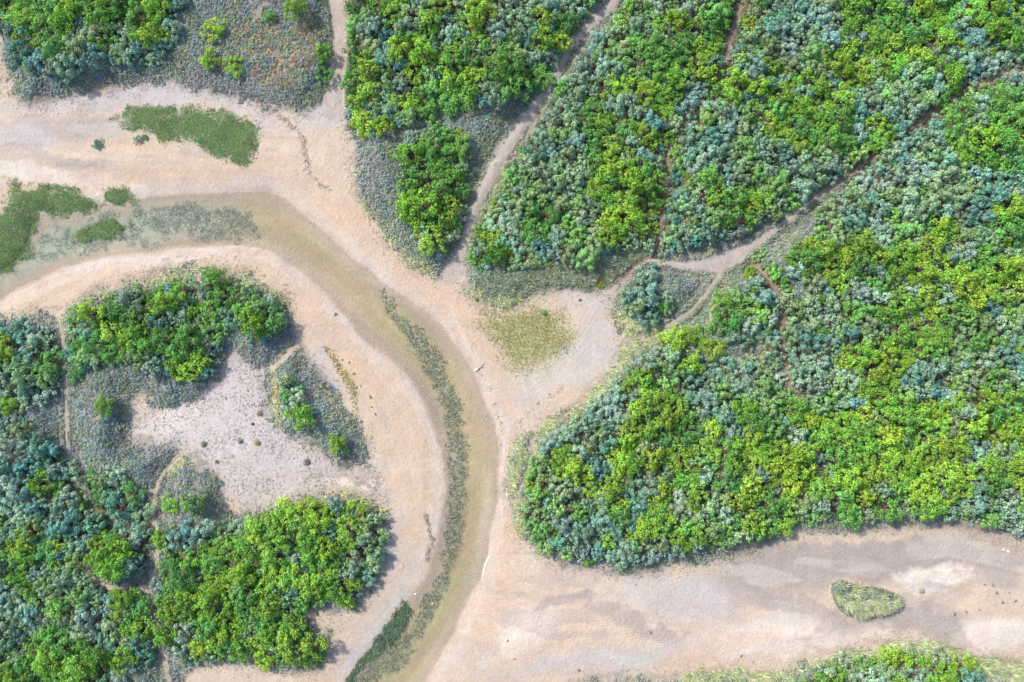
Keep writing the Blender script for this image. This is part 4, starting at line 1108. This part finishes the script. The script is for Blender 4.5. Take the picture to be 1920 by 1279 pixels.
def tuft_leaves(n, R, seed):
    r = np.random.default_rng(seed)
    p = r.normal(size=(n, 3)) * np.array([R * .42, R * .42, 0])
    rr_ = np.hypot(p[:, 0], p[:, 1]) / R
    p[:, 2] = np.clip(.6 * R * (1 - rr_ ** 2), .02, None) * r.uniform(.2, 1.1, n)
    nr = p * 1.5 + np.array([0, 0, .35]) + r.normal(size=(n, 3)) * .35
    return leaf_quads(r, p, nr, .15, .035)

def rosette(n, R, hgt, length, width, seed, tight=.3):
    r = np.random.default_rng(seed)
    a = r.uniform(0, 6.283, n); q = np.sqrt(r.uniform(0, 1, n))
    d = np.stack([np.cos(a), np.sin(a), r.uniform(.2, 1.2, n)], -1); d = unit(d)
    b = np.stack([np.cos(a) * q * R * tight, np.sin(a) * q * R * tight, np.zeros(n)], -1)
    t = b + d * (R * r.uniform(.6, 1.1, n))[:, None]; t[:, 2] *= hgt
    s = unit(np.cross(d, [0, 0, 1.0])) * width
    m = (b + t) * .5 + np.array([0, 0, .25 * hgt * R])
    return np.stack([b, m - s, t, m + s], 1)

# ring shaped plant with rusty centre
root = bpy.data.objects.new('flowering_plant', None); C.objects.link(root); root.location = at(1124, 528)
tag(root, 'round green plant with rusty red centre on the grassy swale', 'plant')
m_ = mesh_from('leaves', rosette(260, .42, .8, .3, .035, 5, .8).reshape(-1, 3), 4, M_leaf); o = link('leaves', m_, root); o.color = (.17, .26, .02, 1)
q = rosette(90, .2, 1.2, .12, .03, 6, .9); q[..., 2] += .16
link('flower_head', mesh_from('flower_head', q.reshape(-1, 3), 4, M_petal), root)

TUSS = [(483,830,.38,(.40,.39,.16),'yellowish grass tussock in the middle of the pale clearing'),
        (451,827,.34,(.30,.32,.26),'grey tussock just left of the yellowish one in the clearing'),
        (382,833,.36,(.27,.31,.24),'dark grey tussock at the left of the pale clearing'),
        (487,775,.34,(.36,.30,.20),'brownish tussock at the clearing edge beside the small island'),
        (474,795,.16,(.10,.12,.15),'tiny dark tussock on pale sand below the brownish one'),
        (575,866,.42,(.31,.26,.22),'brown tussock at the lower right of the pale clearing'),
        (407,866,.22,(.27,.28,.29),'small grey tussock low in the pale clearing'),
        (1728,1108,.36,(.48,.47,.32),'pale grass tuft on white sand right of the hummock'),
        (895,562,.22,(.19,.25,.05),'small green tuft at the tip of the middle dune'),
        (1088,563,.14,(.15,.21,.06),'tiny green tuft on bare ground below the swale')]
for i, (x, y, R, c, lab) in enumerate(TUSS):
    o = link('grass_tussock', mesh_from('grass_tussock', tuft_leaves(int(60 + 500 * R), R, 30 + i).reshape(-1, 3), 4, M_leaf))
    o.location = at(x, y, -.01); o.color = (*c, 1)
    tag(o, lab, 'tussock', 'grass tussocks standing on open sand')

# seaweed clumps left by the tide
def clump_mesh(seed):
    r = np.random.default_rng(seed); n = 26
    pos = r.normal(size=(n, 3)) * np.array([.10, .07, .02]) + np.array([0, 0, .03])
    return leaf_quads(r, pos, r.normal(size=(n, 3)) * .5 + np.array([0, 0, 1.0]), .14, .06)
CL = [mesh_from('seaweed_clump', clump_mesh(k).reshape(-1, 3), 4, M_wrack) for k in range(4)]
for (lab, grp, sp) in [
  ('small dark seaweed clump on the pale inner bank beside the channel', 'seaweed clumps on the inner bank', [(642,675),(655,680),(663,701),(677,724),(668,727),(695,745),(697,764),(704,777),(629,590)]),
  ('small dark seaweed clump on the white sand right of the hummock', 'seaweed clumps on the right sand', [(1846,1096),(1862,1097),(1868,1112),(1893,1112),(1904,1127),(1880,1130),(1836,1144),(1812,1148),(1790,1152)]),
  ('small dark seaweed clump on the sand near the bottom shore', 'seaweed clumps on the lower sand', [(965,1236),(952,1202),(1085,1257),(1412,1242),(1390,1230),(1220,1186)])]:
    for i, (x, y) in enumerate(sp):
        o = link('seaweed_clump', CL[i % 4]); o.location = at(x, y, .005); o.rotation_euler = (0, 0, i * 1.7); o.scale = (.5 + .2 * (i % 3),) * 3
        tag(o, lab, 'seaweed', grp)

def wrack(pts, n, label):
    f = line_field(pts)
    u, v = scatter(n * 3, lambda u, v: smooth(-.18, .15, samp(f, u, v) + .2 * fbm(u, v, .5, 111, 3)), box_of(pts))
    z = samp(H, u, v) + .012
    x, y = persp(u, v, z)
    q = leaf_quads(rng, np.stack([x, y, z], -1), rng.normal(size=(len(u), 3)) * .25 + np.array([0, 0, 1.0]), .16, .06)
    link('wrack_line', mesh_from('wrack_line', q.reshape(-1, 3), 4, M_wrack), kind='stuff', label=label)
wrack([(521,218,5),(551,242,9),(565,269,11),(571,296,10),(581,326,10),(602,346,8),(632,363,4)], 3800, 'dark wrack line curving across the sand below the top sand path')
wrack([(883,648,1.5),(887,668,2),(893,682,2.5),(899,684,2)], 900, 'short dark wrack line on the outer bank by the driftwood')
wrack([(903,700,1),(914,728,1.8),(926,762,2.2),(935,790,2.2),(939,820,2),(939,850,1.5)], 1500, 'thin dark wrack line along the outer bank of the channel')
wrack([(1053,722,5),(1026,749,5),(993,773,4),(969,796,4)], 1300, 'broken wrack line slanting across the drying flat')
wrack([(796,972,3),(801,1000,6),(803,1030,6),(799,1050,4)], 1500, 'dark weed streak on the inner bank of the channel')

# driftwood and stones
root = bpy.data.objects.new('driftwood', None); C.objects.link(root); root.location = at(898, 690, .04)
tag(root, 'bleached driftwood branch lying at the outer channel edge', 'driftwood')
link('branch', mesh_from('branch', np.concatenate([tube((-.35, -.3, 0), (.1, .05, .05), .07, .055, 7), tube((.1, .05, .05), (.5, .5, .05), .055, .025, 7)]).reshape(-1, 3), 4, M_wood), root)
link('side_branch', mesh_from('side_branch', tube((.1, .05, .05), (.55, .12, .12), .035, .015, 6).reshape(-1, 3), 4, M_wood), root)

def stone_mesh(seed):
    r = np.random.default_rng(seed)
    th = np.linspace(0, math.pi, 8); phs = np.linspace(0, 2 * math.pi, 12, endpoint=False)
    T, Pp = np.meshgrid(th, phs, indexing='ij')
    k = 1 + .18 * np.sin(2 * Pp + r.uniform(0, 6)) * np.sin(T) + .12 * np.cos(3 * Pp + 2 * T + r.uniform(0, 6)) * np.sin(T)
    V = np.stack([np.sin(T) * np.cos(Pp) * k * .2, np.sin(T) * np.sin(Pp) * k * .14, np.cos(T) * k * .09], -1)
    i = np.arange(8 * 12).reshape(8, 12)
    f = np.stack([i[:-1], i[1:], np.roll(i[1:], -1, 1), np.roll(i[:-1], -1, 1)], -1).reshape(-1, 4)
    return mesh_from('stone', V.reshape(-1, 3), 4, M_stone, f, True)
for i, (x, y, lab) in enumerate([(1891,1034,'white stone on the sand below the right thicket, larger of two'), (1882,1031,'smaller white stone beside the larger one below the right thicket'), (779,1114,'pale stone on the inner bank above the green weed wedge'), (811,1132,'pale stone in the shallow water beside the weed band'), (893,694,'white stone at the foot of the driftwood branch')]):
    o = link('stone', stone_mesh(i)); o.location = at(x, y, .02); o.rotation_euler = (0, 0, i * 1.3); o.scale = ((.9, .7, .6, .6, 1.0)[i],) * 3
    tag(o, lab, 'stone', 'pale stones on the sand')

# thin line of foam where the water laps the outer bank
fp = round_line(px(np.array([(921,1030),(919,1040),(913,1051),(908,1065),(905,1080),(902,1093)], float)), 2)
T = np.gradient(fp, axis=0); T /= np.linalg.norm(T, axis=1)[:, None]
N = np.stack([-T[:, 1], T[:, 0]], 1); w = .045 + .035 * fbm(fp[:, 0] * 3, fp[:, 1] * 3, 1, 121, 2)
w *= np.minimum(1, np.minimum(np.arange(len(fp)), len(fp) - 1 - np.arange(len(fp))) / 4)
rows = np.stack([np.concatenate([fp + N * w[:, None], np.full((len(fp), 1), .010)], 1), np.concatenate([fp, np.full((len(fp), 1), .03)], 1), np.concatenate([fp - N * w[:, None], np.full((len(fp), 1), .010)], 1)], 1)
i = np.arange(len(fp) * 3).reshape(-1, 3)
link('foam', mesh_from('foam', rows.reshape(-1, 3), 4, M_foam, np.stack([i[:-1, :-1], i[:-1, 1:], i[1:, 1:], i[1:, :-1]], -1).reshape(-1, 4), True), kind='stuff', label='thin white foam line along the outer edge of the channel')
